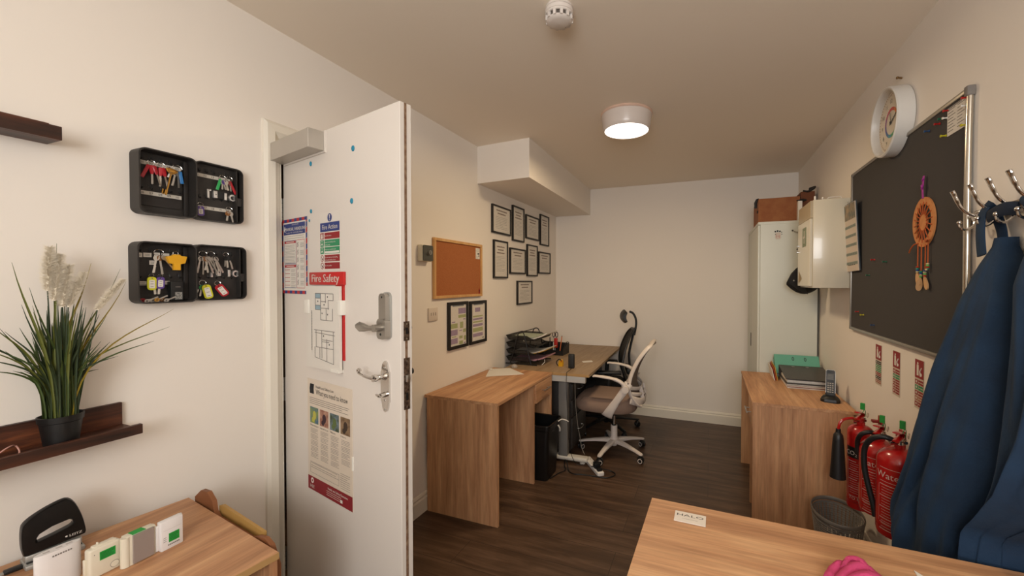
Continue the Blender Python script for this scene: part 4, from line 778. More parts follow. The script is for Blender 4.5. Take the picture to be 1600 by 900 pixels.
# drawer pedestal under it
PD = mat('pedestal_dark', '3a342f', 0.5); pdn = thing('drawer_pedestal', 'dark drawer pedestal with bow handles beneath the white framed desk', 'drawer unit', (-1.30, 3.36, 0))
b = MB(PD); b.box(-1.55, -1.09, 3.16, 3.56, 0.03, 0.60, 0.003); 
for x, y in ((-1.5, 3.2), (-1.14, 3.2), (-1.5, 3.52), (-1.14, 3.52)): b.cyl((x, y, 0), (x, y, 0.032), 0.018, n=12)
b.build('body', pdn)
for z0, z1 in ((0.045, 0.30), (0.31, 0.45), (0.46, 0.59)):
    b = MB(PD); b.box(-1.092, -1.076, 3.165, 3.555, z0, z1, 0.002); d = b.build('drawer', pdn)
    b = MB(STEEL); zc = (z0 + z1) / 2; b.tube(cr([(-1.076, 3.30, zc), (-1.055, 3.305, zc), (-1.048, 3.36, zc), (-1.055, 3.415, zc), (-1.076, 3.42, zc)], 5), 0.004, 8); b.build('handle', d)

# ================================================================= OFFICE CHAIRS
def caster(par, x, y, a, hub_m, wheel_m, ring_m):
    Mc = T((x, y, 0)) @ Rz(a)
    b = MB(wheel_m, Mc)
    for s in (-1, 1):
        b.M = Mc @ T((0, s * 0.014, 0.026)) @ Rx(radians(90)); b.lathe([(0, -0.008), (0.022, -0.008), (0.0255, -0.004), (0.0255, 0.004), (0.022, 0.008), (0, 0.008)], 20)
    if ring_m:
        b.use(ring_m)
        for s in (-1, 1):
            b.M = Mc @ T((0, s * 0.0225, 0.026)) @ Rx(radians(90)); b.lathe([(0.014, 0.0), (0.019, 0.0), (0.019, -s * 0.0012), (0.014, -s * 0.0012), (0.014, 0)], 20)
    b.use(wheel_m); b.M = Mc; b.tube([(-0.024, 0, 0.034), (-0.012, 0, 0.052), (0.010, 0, 0.055), (0.024, 0, 0.042)], [(0.006, 0.017)] * 4, 10); b.cyl((0, 0, 0.045), (0, 0, 0.070), 0.009, n=10)
    b.build('caster', par)
def star_base(par, Rr, a0, m, wheel_m, ring_m, hubz=0.10):
    b = MB(m); b.lathe([(0, 0.060), (0.022, 0.060), (0.026, 0.064), (0.034, 0.085), (0.036, 0.125), (0.028, 0.140), (0.028, 0.235), (0.0, 0.236)], 24)
    for k in range(5):
        a = a0 + k * 2 * pi / 5; d = Vector((cos(a), sin(a), 0)); s_ = Vector((-sin(a), cos(a), 0)); P = []
        for t, wz, hz, zc in ((0.02, .026, .030, .105), (.08, .025, .026, .106), (.16, .021, .019, .098), (.24, .017, .015, .085), (Rr, .017, .014, .075), (Rr + 0.016, .010, .010, .073)):
            c = d * t; P.append([c + s_ * x * wz + Vector((0, 0, zc + z * hz * 0.5)) for x, z in ((-1, -1), (1, -1), (1, .4), (.6, 1), (-.6, 1), (-1, .4))])
        b.loft(P)
    st = b.build('star_base', par)
    for k in range(5):
        a = a0 + k * 2 * pi / 5; caster(st, Rr * cos(a), Rr * sin(a), a + 0.9 + k * 1.3, m, wheel_m, ring_m)
    return st
def se(a, b_, n, e=0.6):
    return [(a * (abs(cos(t)) ** e) * (1 if cos(t) > 0 else -1), b_ * (abs(sin(t)) ** e) * (1 if sin(t) > 0 else -1)) for t in [2 * pi * k / n for k in range(n)]]
def cushion(b, cx, hx, hy, zb, zt, n=40):
    sec = []
    for k in range(11):
        t = k / 10; z = zb + (zt - zb) * t; s = 0.90 + 0.10 * sin(pi * min(1, t * 1.15)) ** 0.5 if t < 1 else 0.80
        if k == 0: s = 0.86
        if k == 10: s = 0.84
        sec.append([Vector((cx + x * s, y * s, z + (0.010 * (x / hx) ** 2 if k > 5 else 0) - (0.018 if x > hx * .8 and k > 5 else 0))) for x, y in se(hx, hy, n, 0.62)])
    b.loft(sec)
WC = mat('chair_white', 'd9cdc3', 0.4)
wc = thing('office_chair', 'white framed office chair with taupe seat, pulled out from the desk', 'office chair', (0, 0, 0))
star_base(wc, 0.285, radians(5), WC, BLACK, WC)
b = MB(CHROME); b.cyl((0, 0, 0.234), (0, 0, 0.33), 0.013, n=16); b.use(BLACK); b.cyl((0, 0, 0.234), (0, 0, 0.245), 0.020, n=16); b.cyl((0, 0, 0.32), (0, 0, 0.375), 0.024, 0.03, 16); b.box(-0.10, 0.10, -0.06, 0.06, 0.365, 0.395, 0.006); b.tube([(0.02, 0.05, 0.375), (0.03, 0.20, 0.37)], 0.004, 8); b.build('gas_column', wc)
b = MB(mat('taupe_fabric', '8a7263', 0.9, bump=(500, 0.3))); cushion(b, 0.055, 0.262, 0.245, 0.392, 0.505); b.build('seat', wc)
fr = MB(WC)
def both(f):
    for s in (-1, 1): f(s)
loop = []
side = [(-0.235, 0.462, 0.15), (-0.215, 0.485, 0.185), (-0.182, 0.535, 0.205), (-0.158, 0.60, 0.213), (-0.165, 0.68, 0.215), (-0.190, 0.76, 0.213), (-0.235, 0.85, 0.205), (-0.290, 0.925, 0.190), (-0.318, 0.952, 0.165)]
sp = cr([(x, y, z) for x, z, y in side], 4)
lp = [(p.x, p.y, p.z) for p in sp] + [(p.x, -p.y, p.z) for p in reversed(sp)]
wid = [(0.011, 0.017)] * len(lp)
fr.tube(lp, [(0.010, 0.019)] * len(lp), 12, closed=True, up=None)
bk = fr.build('back_frame', wc)
b = MB(mat('chair_mesh', '75665c', 0.9, alpha=0.93, noise=(900, '8c7c70')))
G = []
for p in sp:
    k = len(sp); row = []
    for j in range(13):
        u = -1 + j / 6; row.append(Vector((p.x - 0.026 * (1 - u * u), p.y * u, p.z)))
    G.append(row)
b.loft(G, closed=False, cap=False); 
b.loft([[v + Vector((-0.002, 0, 0)) for v in reversed(r)] for r in G], closed=False, cap=False); b.build('back_mesh', wc)
b = MB(WC)
for zz, xx in ((0.600, -0.170), (0.555, -0.185)):
    b.tube(cr([(xx + 0.01, -0.205, zz + .015), (xx - 0.045, -0.12, zz - 0.005), (xx - 0.062, 0, zz - 0.012), (xx - 0.045, 0.12, zz - 0.005), (xx + 0.01, 0.205, zz + .015)], 5), [(0.015, 0.006)] * 21, 10)
b.tube(cr([(-0.175, -0.215, 0.525), (-0.235, -0.13, 0.490), (-0.255, 0, 0.482), (-0.235, 0.13, 0.490), (-0.175, 0.215, 0.525)], 5), [(0.034, 0.010)] * 21, 12)
for y in (-0.07, 0.07): b.tube([(-0.248, y, 0.49), (-0.242, y, 0.55), (-0.228, y, 0.60)], [(0.016, 0.007)] * 3, 10)
b.build('lumbar_support', wc)
for s in (-1, 1):
    b = MB(WC); b.tube(cr([(0.03, s * 0.150, 0.376), (0.015, s * 0.225, 0.380), (-0.010, s * 0.252, 0.425), (-0.070, s * 0.258, 0.52), (-0.125, s * 0.255, 0.60), (-0.160, s * 0.235, 0.66)], 5), [(0.046, 0.010)] * 6 + [(0.042 - 0.0016 * q, 0.010) for q in range(10)] + [(0.028 + 0.0006 * q, 0.011) for q in range(10)], 12, up=(1, 0, 0.35)); b.build('side_bracket', wc)
    b = MB(WC); b.tube(cr([(-0.145, s * 0.268, 0.622), (-0.110, s * 0.272, 0.668), (-0.050, s * 0.274, 0.694), (0.020, s * 0.276, 0.704), (0.095, s * 0.274, 0.708), (0.118, s * 0.272, 0.704)], 5), [(0.022, 0.014)] * 4 + [(0.015, 0.018)] * 6 + [(0.011, 0.024)] * 8 + [(0.009, 0.022)] * 7 + [(0.005, 0.014)], 14, up=(0, 0, 1))
    b.cyl((-0.140, s * 0.262, 0.618), (-0.140, s * 0.290, 0.618), 0.030, 0.027, 24); b.use(GREYINK); b.cyl((-0.160, s * 0.262, 0.665), (-0.160, s * 0.272, 0.665), 0.006, n=12); b.build('armrest', wc)
wc.location = (-0.755, 3.33, 0); wc.rotation_euler = (0, 0, radians(182))

BF = mat('black_mesh_fabric', '141312', 0.85, noise=(700, '211e1b'))
bc = thing('office_chair', 'black mesh office chair with headrest behind the white one', 'office chair', (0, 0, 0))
star_base(bc, 0.32, radians(47), BLACK, BLACK, None)
b = MB(STEEL); b.cyl((0, 0, 0.234), (0, 0, 0.36), 0.014, n=16); b.use(BLACK); b.box(-0.10, 0.10, -0.06, 0.06, 0.36, 0.395, 0.006); b.build('gas_column', bc)
b = MB(BF); cushion(b, 0.04, 0.245, 0.25, 0.395, 0.48); b.build('seat', bc)
b = MB(BLACK); sd = [(-0.20, 0.46, 0.14), (-0.185, 0.50, 0.19), (-0.150, 0.60, 0.225), (-0.145, 0.70, 0.225), (-0.170, 0.82, 0.205), (-0.215, 0.93, 0.16), (-0.250, 0.985, 0.09), (-0.258, 0.995, 0.04)]
sp2 = cr([(x, y, z) for x, z, y in sd], 4); b.tube([(p.x, p.y, p.z) for p in sp2] + [(p.x, -p.y, p.z) for p in reversed(sp2)], 0.011, 10, closed=True)
b.tube(cr([(-0.02, 0, 0.38), (-0.16, 0, 0.39), (-0.24, 0, 0.46), (-0.235, 0, 0.60), (-0.225, 0, 0.75), (-0.262, 0, 0.93), (-0.268, 0, 0.99)], 5), [(0.012, 0.024)] * 31, 10)
b.box(-0.245, -0.19, -0.13, 0.13, 0.565, 0.625, 0.012); b.build('back_frame', bc)
b = MB(BF); G = [[Vector((p.x - 0.03 * (1 - u * u) * (1 - i / len(sp2)), p.y * u, p.z)) for u in [-1 + j / 6 for j in range(13)]] for i, p in enumerate(sp2)]
b.loft(G, closed=False, cap=False); b.loft([[v + Vector((-0.003, 0, 0)) for v in reversed(r)] for r in G], closed=False, cap=False); b.build('back_mesh', bc)
b = MB(BLACK); b.tube(cr([(-0.272, 0, 0.93), (-0.290, 0, 1.02), (-0.288, 0, 1.09), (-0.262, 0, 1.145), (-0.225, 0, 1.165)], 5), [(0.011, 0.008)] * 21, 10); b.box(-0.285, -0.26, -0.022, 0.022, 0.955, 1.005, 0.005)
hb = []
for j in range(11):
    u = -1 + j / 5; y = u * 0.135; hh_ = 0.066 * (1 - 0.35 * abs(u) ** 3); row = []
    for q in range(20):
        t = 2 * pi * q / 20; zc = sin(t); bow = -0.030 * (1 - zc * zc) + 0.020 * u * u; thick = 0.017 * cos(t)
        row.append(Vector((-0.175 - bow * 0.9 + thick, y, 1.118 + hh_ * zc)))
    hb.append(row)
b.loft(hb); b.build('headrest', bc)
for s in (-1, 1):
    b = MB(BLACK); b.tube([(0.0, s * 0.15, 0.385), (0.0, s * 0.262, 0.39), (-0.01, s * 0.272, 0.46), (-0.02, s * 0.270, 0.60)], [(0.020, 0.008)] * 4, 10, up=(1, 0, 0)); b.box(-0.13, 0.10, s * 0.27 - 0.035, s * 0.27 + 0.035, 0.60, 0.628, 0.010, 3); b.build('armrest', bc)
bc.location = (-0.955, 3.86, 0); bc.rotation_euler = (0, 0, radians(196))

# ================================================================= THINGS ON AND UNDER THE LEFT DESKS
bn = thing('waste_bin', 'black plastic waste bin standing under the drawer of the left wall desk', 'waste bin', (-1.225, 2.765, 0))
b = MB(mat('bin_black', '100f0e', 0.4))
def rbox(z, hx, hy, r=0.03): return [Vector((-1.225 + x, 2.752 + y, z)) for x, y in rr(-hx, hx, -hy, hy, r, 5)]
b.loft([rbox(0.0, .125, .098), rbox(.008, .130, .102), rbox(.385, .150, .125), rbox(.385, .157, .131), rbox(.410, .158, .132), rbox(.411, .148, .122), rbox(.03, .124, .095)]); b.build('body', bn)
b = MB(mat('liner_black', '0c0c0c', 0.35))
b.loft([rbox(.37, .151, .126), rbox(.405, .160, .134), rbox(.416, .158, .132), rbox(.413, .147, .120), rbox(.30, .140, .11)], cap=False); b.use(PAPER); b.tube(cr([(-1.065, 2.80, 0.40), (-1.045, 2.82, .412), (-1.01, 2.83, .405), (-0.995, 2.835, .395)], 5), 0.004, 6); b.tube(cr([(-1.062, 2.79, .375), (-1.052, 2.80, .35), (-1.056, 2.81, .325)], 4), 0.006, 6); b.build('bin_liner', bn)
# loose papers
MPp = FT(-1.55, 2.77, DW + 0.0008, 0)
b = MB(PAPER); b.add([(-1.665, 2.80, .7415), (-1.575, 2.60, .7415), (-1.34, 2.775, .743), (-1.545, 2.93, .7425), (-1.66, 2.86, .7417)], [(0, 1, 2, 3, 4)]); b.add([(-1.665, 2.80, .7407), (-1.575, 2.60, .7407), (-1.34, 2.775, .7407), (-1.545, 2.93, .7407), (-1.66, 2.86, .7407)], [(4, 3, 2, 1, 0)])
for i in range(5): j = (i + 1) % 5; b.f.append([i, j, 5 + j, 5 + i]); b.mi.append(0)
tag(b.build('paper_sheet'), 'loose white sheets of paper lying on the left wall desk', 'paper')
b = MB(PAPER); b.prism([(-1.672, 2.80), (-1.648, 2.79), (-1.640, 2.82), (-1.665, 2.83)], 0.7435, 0.752); tag(b.build('folded_note'), 'small folded white note by the wall behind the loose paper', 'paper')
b = MB(mat('clear_dome', 'b9aea2', 0.15, alpha=0.55), T((-1.53, 2.985, WZ + 0.0005))); b.lathe([(0.026, 0), (0.026, 0.008), (0.023, 0.018), (0.014, 0.026), (0, 0.029)], 24); b.disc(0, 0, 0.026, 0); tag(b.build('glass_paperweight'), 'small clear dome paperweight in front of the black letter trays', 'paperweight')
# letter tray stack
TB = mat('tray_black', '14110f', 0.5); TBM = mat('tray_mesh', '14110f', 0.5, alpha=0.62); TX0, TX1, TY0, TY1 = -1.672, -1.375, 3.105, 3.415
ts = thing('letter_tray_stack', 'four tier black mesh letter tray stack in the corner of the left desks', 'letter tray', (-1.52, 3.26, WZ))
for k in range(4):
    z0 = WZ + 0.028 + k * 0.062; b = MB(TB)
    pr = [(TX0, .034), (TX0 + .02, .004), (TX0 + .03, 0), (TX1 - .06, 0), (TX1 - .03, 0.0), (TX1 - .012, .004), (TX1, .022)]
    top = [(TX0, .036), (TX0 + .20, .036), (TX1 - .055, .016), (TX1 - .02, .010), (TX1, .024)]
    b.use(TBM); b.loft([[Vector((x, TY0, z0 + z)), Vector((x, TY1, z0 + z))] for x, z in pr], closed=False, cap=False)
    b.loft([[Vector((x, TY0, z0 + z - 0.0012)), Vector((x, TY1, z0 + z - 0.0012))] for x, z in reversed(pr)], closed=False, cap=False)
    for yy in (TY0, TY1):
        b.use(TBM); sidep = [(TX0, .036), (TX0 + .20, .036), (TX1 - .055, .014), (TX1 - .03, .006)]; bot = [(TX0 + .03, 0), (TX0 + .2, 0), (TX1 - .055, 0), (TX1 - .03, 0)]
        b.loft([[Vector((x, yy, z0 + z)), Vector((x2, yy, z0 + z2))] for (x, z), (x2, z2) in zip(sidep, bot)], closed=False, cap=False)
        b.loft([[Vector((x, yy + .001, z0 + z)), Vector((x2, yy + .001, z0 + z2))] for (x, z), (x2, z2) in reversed(list(zip(sidep, bot)))], closed=False, cap=False)
        b.use(TB); b.tube([(TX0, yy, z0 + .036), (TX0 + .20, yy, z0 + .036), (TX1 - .055, yy, z0 + .015), (TX1 - .012, yy, z0 + .005), (TX1, yy, z0 + .022)], 0.003, 6)
    b.use(TB); b.tube([(TX0, TY0, z0 + .036), (TX0, TY1, z0 + .036)], 0.003, 6); b.tube([(TX1, TY0, z0 + .022), (TX1, TY1, z0 + .022)], 0.003, 6)
    b.build('tray', ts)
for yy in (TY0 - 0.006, TY1 + 0.006):
    b = MB(TB); zt = WZ + 0.285; b.tube(cr([(TX0 + .04, yy, WZ + .006), (TX0 + .075, yy, WZ + .11), (TX0 + .105, yy, WZ + .22), (TX0 + .125, yy, zt - .01), (TX0 + .150, yy, zt), (TX0 + .172, yy, zt - .012), (TX0 + .190, yy, WZ + .22), (TX0 + .215, yy, WZ + .11), (TX0 + .245, yy, WZ + .006)], 5), 0.005, 8)
    b.tube([(TX0 - .0, yy, WZ + .006), (TX1 - .0, yy, WZ + .006)], 0.005, 8); b.build('end_frame', ts)
b = MB(TB); b.tube([(TX0 + .150, TY0 - .006, WZ + .285), (TX0 + .150, TY1 + .006, WZ + .285)], 0.004, 8); b.tube([(TX0 + .142, TY0, WZ + .025), (TX0 + .142, TY1, WZ + .025)], 0.004, 8); b.build('carry_bar', ts)
def tray_paper(k, n, colr, label, dx=0.0, th=0.003, bend=0):
    z0 = WZ + 0.028 + k * 0.062 + 0.0015; b = MB(colr); x0, x1 = TX0 + .035, TX1 + 0.025 + dx
    for i in range(n):
        zz = z0 + .002 + i * (th + .0006); xs = [x0 + (x1 - x0) * t / 6 for t in range(7)]; zf = lambda x: zz + (0.020 + bend) * max(0, (x - (TX1 - .08)) / .10) ** 1.6
        y0_, y1_ = TY0 + .012 + i * .004, TY1 - .03 - i * .003
        b.loft([[Vector((x, y0_, zf(x))), Vector((x, y1_, zf(x))), Vector((x, y1_, zf(x) + th)), Vector((x, y0_, zf(x) + th))] for x in xs])
    return tag(b.build('paper_stack'), label, 'paper', None)
tray_paper(3, 3, PAPER, 'white papers spilling from the top letter tray', 0.055, 0.003, .006)
tray_paper(1, 2, mat('yellow_paper', 'c99a3c', 0.8), 'yellow folder under papers in the third letter tray down', 0.045, 0.002)
p_ = tray_paper(1, 1, PAPER, 'white papers on the yellow folder in the third letter tray down', 0.045, 0.004); p_.location.z += 0.007
tray_paper(0, 3, mat('pink_paper', 'b98a94', 0.8), 'pink papers in the bottom letter tray', 0.035, 0.003)
p_ = tray_paper(3, 1, mat('crumpled_green', 'a9b09a', 0.8), 'pale green leaflet lying on the papers in the top tray', -0.06, 0.006); p_.location.z += 0.016
b = MB(PAPER); b.tube(cr([(TX1 + .045, 3.16, WZ + .05), (TX1 + .05, 3.155, WZ + .03), (TX1 + .035, 3.15, WZ + .012), (TX1 + .03, 3.14, WZ + .003)], 5), 0.0022, 6); tag(b.build('curled_strip'), 'thin curled white strip hanging below the bottom letter tray', 'paper')
# desk organiser with pens and scissors
og = thing('desk_organiser', 'black mesh desk organiser behind the letter trays', 'organiser', (-1.46, 3.72, WZ))
b = MB(TB); OX0, OX1, OY0, OY1 = -1.60, -1.33, 3.62, 3.80
def panel(b, pts, off):
    P = [Vector(p) for p in pts]; n_ = len(P); o2 = Vector(off); b.add(P + [p + o2 for p in P], [tuple(range(n_)), tuple(range(2 * n_ - 1, n_ - 1, -1))] + [(i, n_ + i, n_ + (i + 1) % n_, (i + 1) % n_) for i in range(n_)])
panel(b, [(OX0, OY0, WZ + .001), (OX1, OY0, WZ + .001), (OX1, OY0, WZ + .045), (OX0, OY0, WZ + .06)], (0, .002, 0)); panel(b, [(OX0, OY1, WZ + .001), (OX1, OY1, WZ + .001), (OX1, OY1, WZ + .10), (OX0, OY1, WZ + .11)], (0, .002, 0))
for x in (OX0, (OX0 + OX1) / 2, OX1): panel(b, [(x, OY0, WZ + .001), (x, OY1, WZ + .001), (x, OY1, WZ + .10), (x, OY1 - .04, WZ + .105), (x, OY1 - .10, WZ + .085), (x, OY0, WZ + .045)], (.002, 0, 0))
b.box(OX0, OX1, OY0, OY1, WZ + .001, WZ + .004); b.tube(cr([(OX1, OY0, WZ + .05), (OX1, OY0 + .06, WZ + .09), (OX1, OY1 - .05, WZ + .12), (OX1, OY1, WZ + .10)], 5), 0.0035, 6); b.build('mesh_tray', og)
def stick(x, y, z, tx, ty, tz, r, m, label, cat, name='pen'):
    b = MB(m); b.tube([(x, y, z), (tx, ty, tz)], r, 8); b.use(INK); b.tube([(tx, ty, tz), (tx + (tx - x) * .06, ty + (ty - y) * .06, tz + (tz - z) * .06)], [r, r * .5], 8); return tag(b.build(name), label, cat)
stick(-1.40, 3.72, WZ + .006, -1.395, 3.77, WZ + .165, .005, mat('orange_pen', 'c8651c', .4), 'orange topped pen in the right end of the black organiser', 'pen')
stick(-1.50, 3.70, WZ + .006, -1.515, 3.745, WZ + .15, .0055, BLACK, 'black marker in the middle of the black organiser', 'pen', 'marker_pen')
sc = thing('scissors', 'scissors with dark red looped handles standing in the black organiser', 'scissors', (-1.46, 3.73, WZ))
b = MB(mat('scissor_grip', '2a1414', .45)); 
for s in (-1, 1): b.tube([(-1.46 + .016 * s + .013 * cos(t), 3.75, WZ + .185 + .026 * sin(t)) for t in [2 * pi * q / 14 for q in range(14)]], 0.0042, 8, closed=True)
b.build('handles', sc); b = MB(STEEL); b.tube([(-1.472, 3.749, WZ + .162), (-1.455, 3.74, WZ + .01)], [(.006, .0015), (.003, .001)], 8); b.tube([(-1.448, 3.751, WZ + .162), (-1.465, 3.742, WZ + .01)], [(.006, .0015), (.003, .001)], 8); b.build('blades', sc)
b = MB(mat('red_plastic', 'b3261b', .4)); b.box(-1.455, -1.420, 3.70, 3.725, WZ + .06, WZ + .155, .005); b.use(PAPER); b.box(-1.463, -1.455, 3.70, 3.705, WZ + .02, WZ + .115); tag(b.build('red_stapler'), 'red stapler standing on end in the black organiser', 'stapler')
# small things on the white framed desk
ym = thing('tape_measure', 'small yellow and black tape measure on the grey oak desk', 'tape measure', (-1.19, 3.17, WZ))
b = MB(mat('tape_yellow', 'd19a12', .4)); b.loft([[Vector((-1.185 + x, 3.17 + yy, WZ + z)) for x, z in ((-.018, 0), (.022, 0), (.024, .03), (.018, .052), (.006, .060), (-.006, .055), (-.014, .03))] for yy in (-.014, -.012, .012, .014)]); b.build('case', ym)
b = MB(BLACK); b.tube(cr([(-1.200, 3.155, WZ + .004), (-1.215, 3.15, WZ + .03), (-1.203, 3.152, WZ + .055), (-1.183, 3.152, WZ + .062), (-1.172, 3.153, WZ + .05)], 5), .0042, 8); b.use(mat('red_plastic', 'b3261b', .4)); b.box(-1.176, -1.168, 3.153, 3.157, WZ + .04, WZ + .052); b.build('strap', ym)
sk = thing('webcam_speaker', 'small upright black speaker at the front edge of the grey oak desk', 'speaker', (-1.07, 3.12, WZ))
b = MB(mat('matte_black', '161514', .6), FT(-1.07, 3.12, WZ, radians(8))); b.box(-.026, .026, -.012, .022, 0.001, .120, .009, 3); b.build('body', sk)
b = MB(BLACK); b.tube(cr([(-1.062, 3.107, WZ + .004), (-1.055, 3.02, WZ + .004), (-1.048, 2.945, WZ + .006), (-1.045, 2.930, WZ - .01), (-1.046, 2.928, WZ - .10), (-1.035, 2.929, .42), (-1.025, 2.95, .15), (-0.99, 2.99, .012), (-.93, 3.00, .006)], 6), .0022, 6); b.build('lead', sk)
b = MB(PAPER); b.prism([(-1.075, 3.43), (-1.045, 3.375), (-.975, 3.44), (-1.005, 3.50)], WZ + .0004, WZ + .0015); tag(b.build('small_note'), 'small white note lying on the grey oak desk near its long edge', 'paper')
# extension lead and cables
xs_ = thing('extension_lead', 'white extension lead on the floor beside the white chair base', 'extension lead', (-0.84, 2.99, 0))
Mx = FT(-0.838, 2.985, 0.0005, radians(-52)); b = MB(WHITE, Mx); b.box(-.145, .145, -.027, .027, 0, .030, .006, 3); b.use(GREYINK)
for x in (-.09, -.02): b.box(x - .004, x + .004, -.012, -.004, .0295, .0305); b.box(x - .004, x + .004, .006, .012, .0295, .0305)
b.build('socket_strip', xs_)
b = MB(BLACK, Mx); b.box(.035, .085, -.024, .024, .0302, .072, .006); b.box(.095, .130, -.020, .020, .0302, .050, .006); b.build('plug', xs_)
b = MB(BLACK); b.tube(cr([(-0.84, 2.915, .045), (-.78, 2.93, .03), (-.70, 2.97, .008), (-.655, 2.93, .006), (-.70, 2.86, .006), (-.80, 2.85, .006), (-.89, 2.84, .006), (-.95, 2.83, .006), (-1.00, 2.86, .006), (-1.03, 2.90, .05), (-1.05, 2.91, .06), (-1.055, 2.91, .02), (-1.03, 2.86, .006), (-1.06, 2.80, .006), (-1.09, 2.70, .006)], 6), .0042, 8); tag(b.build('power_cable', origin=(-.8, 2.9, 0)), 'black power cable looping over the floor from the extension lead to the bin', 'cable')
b = MB(mat('grey_cable', '8f8578', .5)); b.tube(cr([(-.955, 3.12, .035), (-.985, 3.14, .08), (-1.00, 3.13, .18), (-1.01, 3.10, .30), (-1.015, 3.06, .50), (-1.015, 3.05, WZ - .03)], 6), .0026, 6); tag(b.build('white_cable', origin=(-1, 3.1, 0)), 'pale cable running up from the extension lead to the underside of the desk', 'cable')

# ================================================================= TALL CABINET AND WHAT STANDS ON IT
CB = mat('cabinet_grey_white', 'cfd0c4', 0.35); CX0, CX1, CY0_, CY1_, CZ = 0.362, 0.775, 3.530, 4.345, 1.935
tc_ = thing('storage_cabinet', 'tall pale metal storage cabinet in the far right corner', 'cabinet', ((CX0 + CX1) / 2, (CY0_ + CY1_) / 2, 0))
b = MB(CB); b.box(CX0 + 0.016, CX1, CY0_, CY1_, 0.0, CZ - 0.004, 0.002, 1); b.box(CX0, CX1, CY0_ - 0.001, CY1_, CZ - 0.022, CZ, 0.002, 1); b.build('body', tc_)
for y0, y1, hy in ((CY0_ + 0.002, (CY0_ + CY1_) / 2 - 0.002, CY0_ + 0.34), ((CY0_ + CY1_) / 2 + 0.002, CY1_ - 0.002, 4.035)):
    b = MB(CB); b.box(CX0, CX0 + 0.015, y0, y1, 0.05, CZ - 0.026, 0.0015, 1); d = b.build('door', tc_)
    if hy > 4: b = MB(BLACK); b.rrect(-0.020, 0.020, -0.060, 0.060, 0, 0.003, 0.012) if False else b.box(CX0 - 0.003, CX0 + 0.001, hy - 0.018, hy + 0.018, 0.872, 0.992, 0.001, 1); b.build('recessed_handle', d)
# face sticker: plain little star-like mark (dark smudge outline)
b = MB(mat('sticker_pale', 'cdbfb2', 0.7), ortho((0.503, CY0_ - 0.0012, 1.824), (1, 0, 0), (0, 0, 1), (0, -1, 0)))
b.rrect(-0.020, 0.020, -0.030, 0.022, 0, 0.0006, 0.012); b.use(INK)
for x, y, r in ((-0.020, 0.030, .006), (-.004, .034, .007), (.012, .031, .006), (.024, .024, .004), (.026, .008, .0035), (-.018, .008, .0035)): b.disc(x, y, r, 0.0011, 8)
b.use(REDINK); b.quad(-.012, -.010, -.018, .004, .0011); b.quad(.008, .010, -.020, .002, .0011); b.quad(-.006, .006, -.008, -.006, .0011)
tag(b.build('cabinet_sticker'), 'small pale cut out sticker with dark blobs on the side of the tall cabinet', 'sticker')
CARD = mat('cardboard', '8a5230', 0.85, noise=(18, '96603a')); CARD2 = mat('cardboard_edge', '6a3d24', 0.85)
bx1 = thing('cardboard_box', 'large brown cardboard box lying on top of the tall cabinet', 'box', (0.49, 3.78, CZ))
b = MB(CARD); b.loft([[Vector(p) for p in ((0.370, 3.60, z), (0.660, 3.585, z), (0.665, 4.00, z), (0.375, 4.02, z))] for z in (CZ + .002, CZ + .192)]); b.use(CARD2); b.box(.372, .376, 3.64, 3.98, CZ + .19, CZ + .198); b.build('body', bx1)
b = MB(CARD); b.add([(.370, 3.60, CZ + .192), (.660, 3.585, CZ + .192), (.660, 3.80, CZ + .206), (.370, 3.82, CZ + .206), (.370, 3.60, CZ + .196), (.660, 3.585, CZ + .196), (.660, 3.80, CZ + .210), (.370, 3.82, CZ + .210)], [(3, 2, 1, 0), (4, 5, 6, 7), (0, 1, 5, 4), (1, 2, 6, 5), (2, 3, 7, 6), (3, 0, 4, 7)]); b.build('flap', bx1)
b = MB(INK); b.tube([(.352, 3.62, CZ + .125), (.350, 3.615, CZ + .165), (.360, 3.61, CZ + .192), (.372, 3.60, CZ + .198)], [(.010, .004), (.012, .004), (.010, .004), (.004, .002)], 8); b.tube([(.366, 3.625, CZ + .085), (.366, 3.625, CZ + .105)], .005, 8); b.build('black_tape', bx1)
bx2 = thing('cardboard_box', 'small brown cardboard box behind the first aid cabinet on the tall cabinet', 'box', (0.715, 3.70, CZ))
b = MB(CARD2); b.box(.672, .768, 3.62, 3.78, CZ + .001, CZ + .235, .001, 1); b.build('body', bx2)
b = MB(INK); b.tube(cr([(.690, 3.63, CZ + .243), (.720, 3.62, CZ + .235), (.745, 3.61, CZ + .245), (.765, 3.62, CZ + .262), (.740, 3.66, CZ + .262)], 5), [(.008, .014)] * 21, 10); b.build('black_wrap', bx2)
b = MB(PAPER); b.box(.640, .668, 3.538, 3.60, CZ + .001, CZ + .150, .001, 1); tag(b.build('box_file'), 'white narrow box file standing at the right end of the tall cabinet top', 'box file')
b = MB(INK); b.sphere((.672, 3.556, CZ + .157), .020, 12, 1.5, .9, .55); b.sphere((.65, 3.56, CZ + .158), .012, 10, 1.6, 1, .5); tag(b.build('black_pouch'), 'small black soft pouch resting on the white box file on the tall cabinet', 'pouch')
def mag_hook(x, z, lb):
    r = thing('magnetic_hook', lb, 'hook', (x, CY0_ - .004, z), 'magnetic hooks on the tall cabinet side'); b = MB(BLACK); b.cyl((x + .045, CY0_ + .0005, z), (x + .045, CY0_ - .010, z), .010, n=16); b.build('magnet', r)
    b = MB(STEEL); b.tube(cr([(x + .045, CY0_ - .010, z), (x + .02, CY0_ - .026, z - .004), (x, CY0_ - .034, z + .002), (x - .008, CY0_ - .030, z + .008)], 5), .004, 8); b.use(BLACK); b.sphere((x - .009, CY0_ - .030, z + .009), .007, 10); b.build('prong', r)
mag_hook(.607, 1.845, 'black tipped steel hook on the tall cabinet side, the upper of two')
mag_hook(.640, 1.700, 'small hook half hidden behind the first aid cabinet, the lower of two')
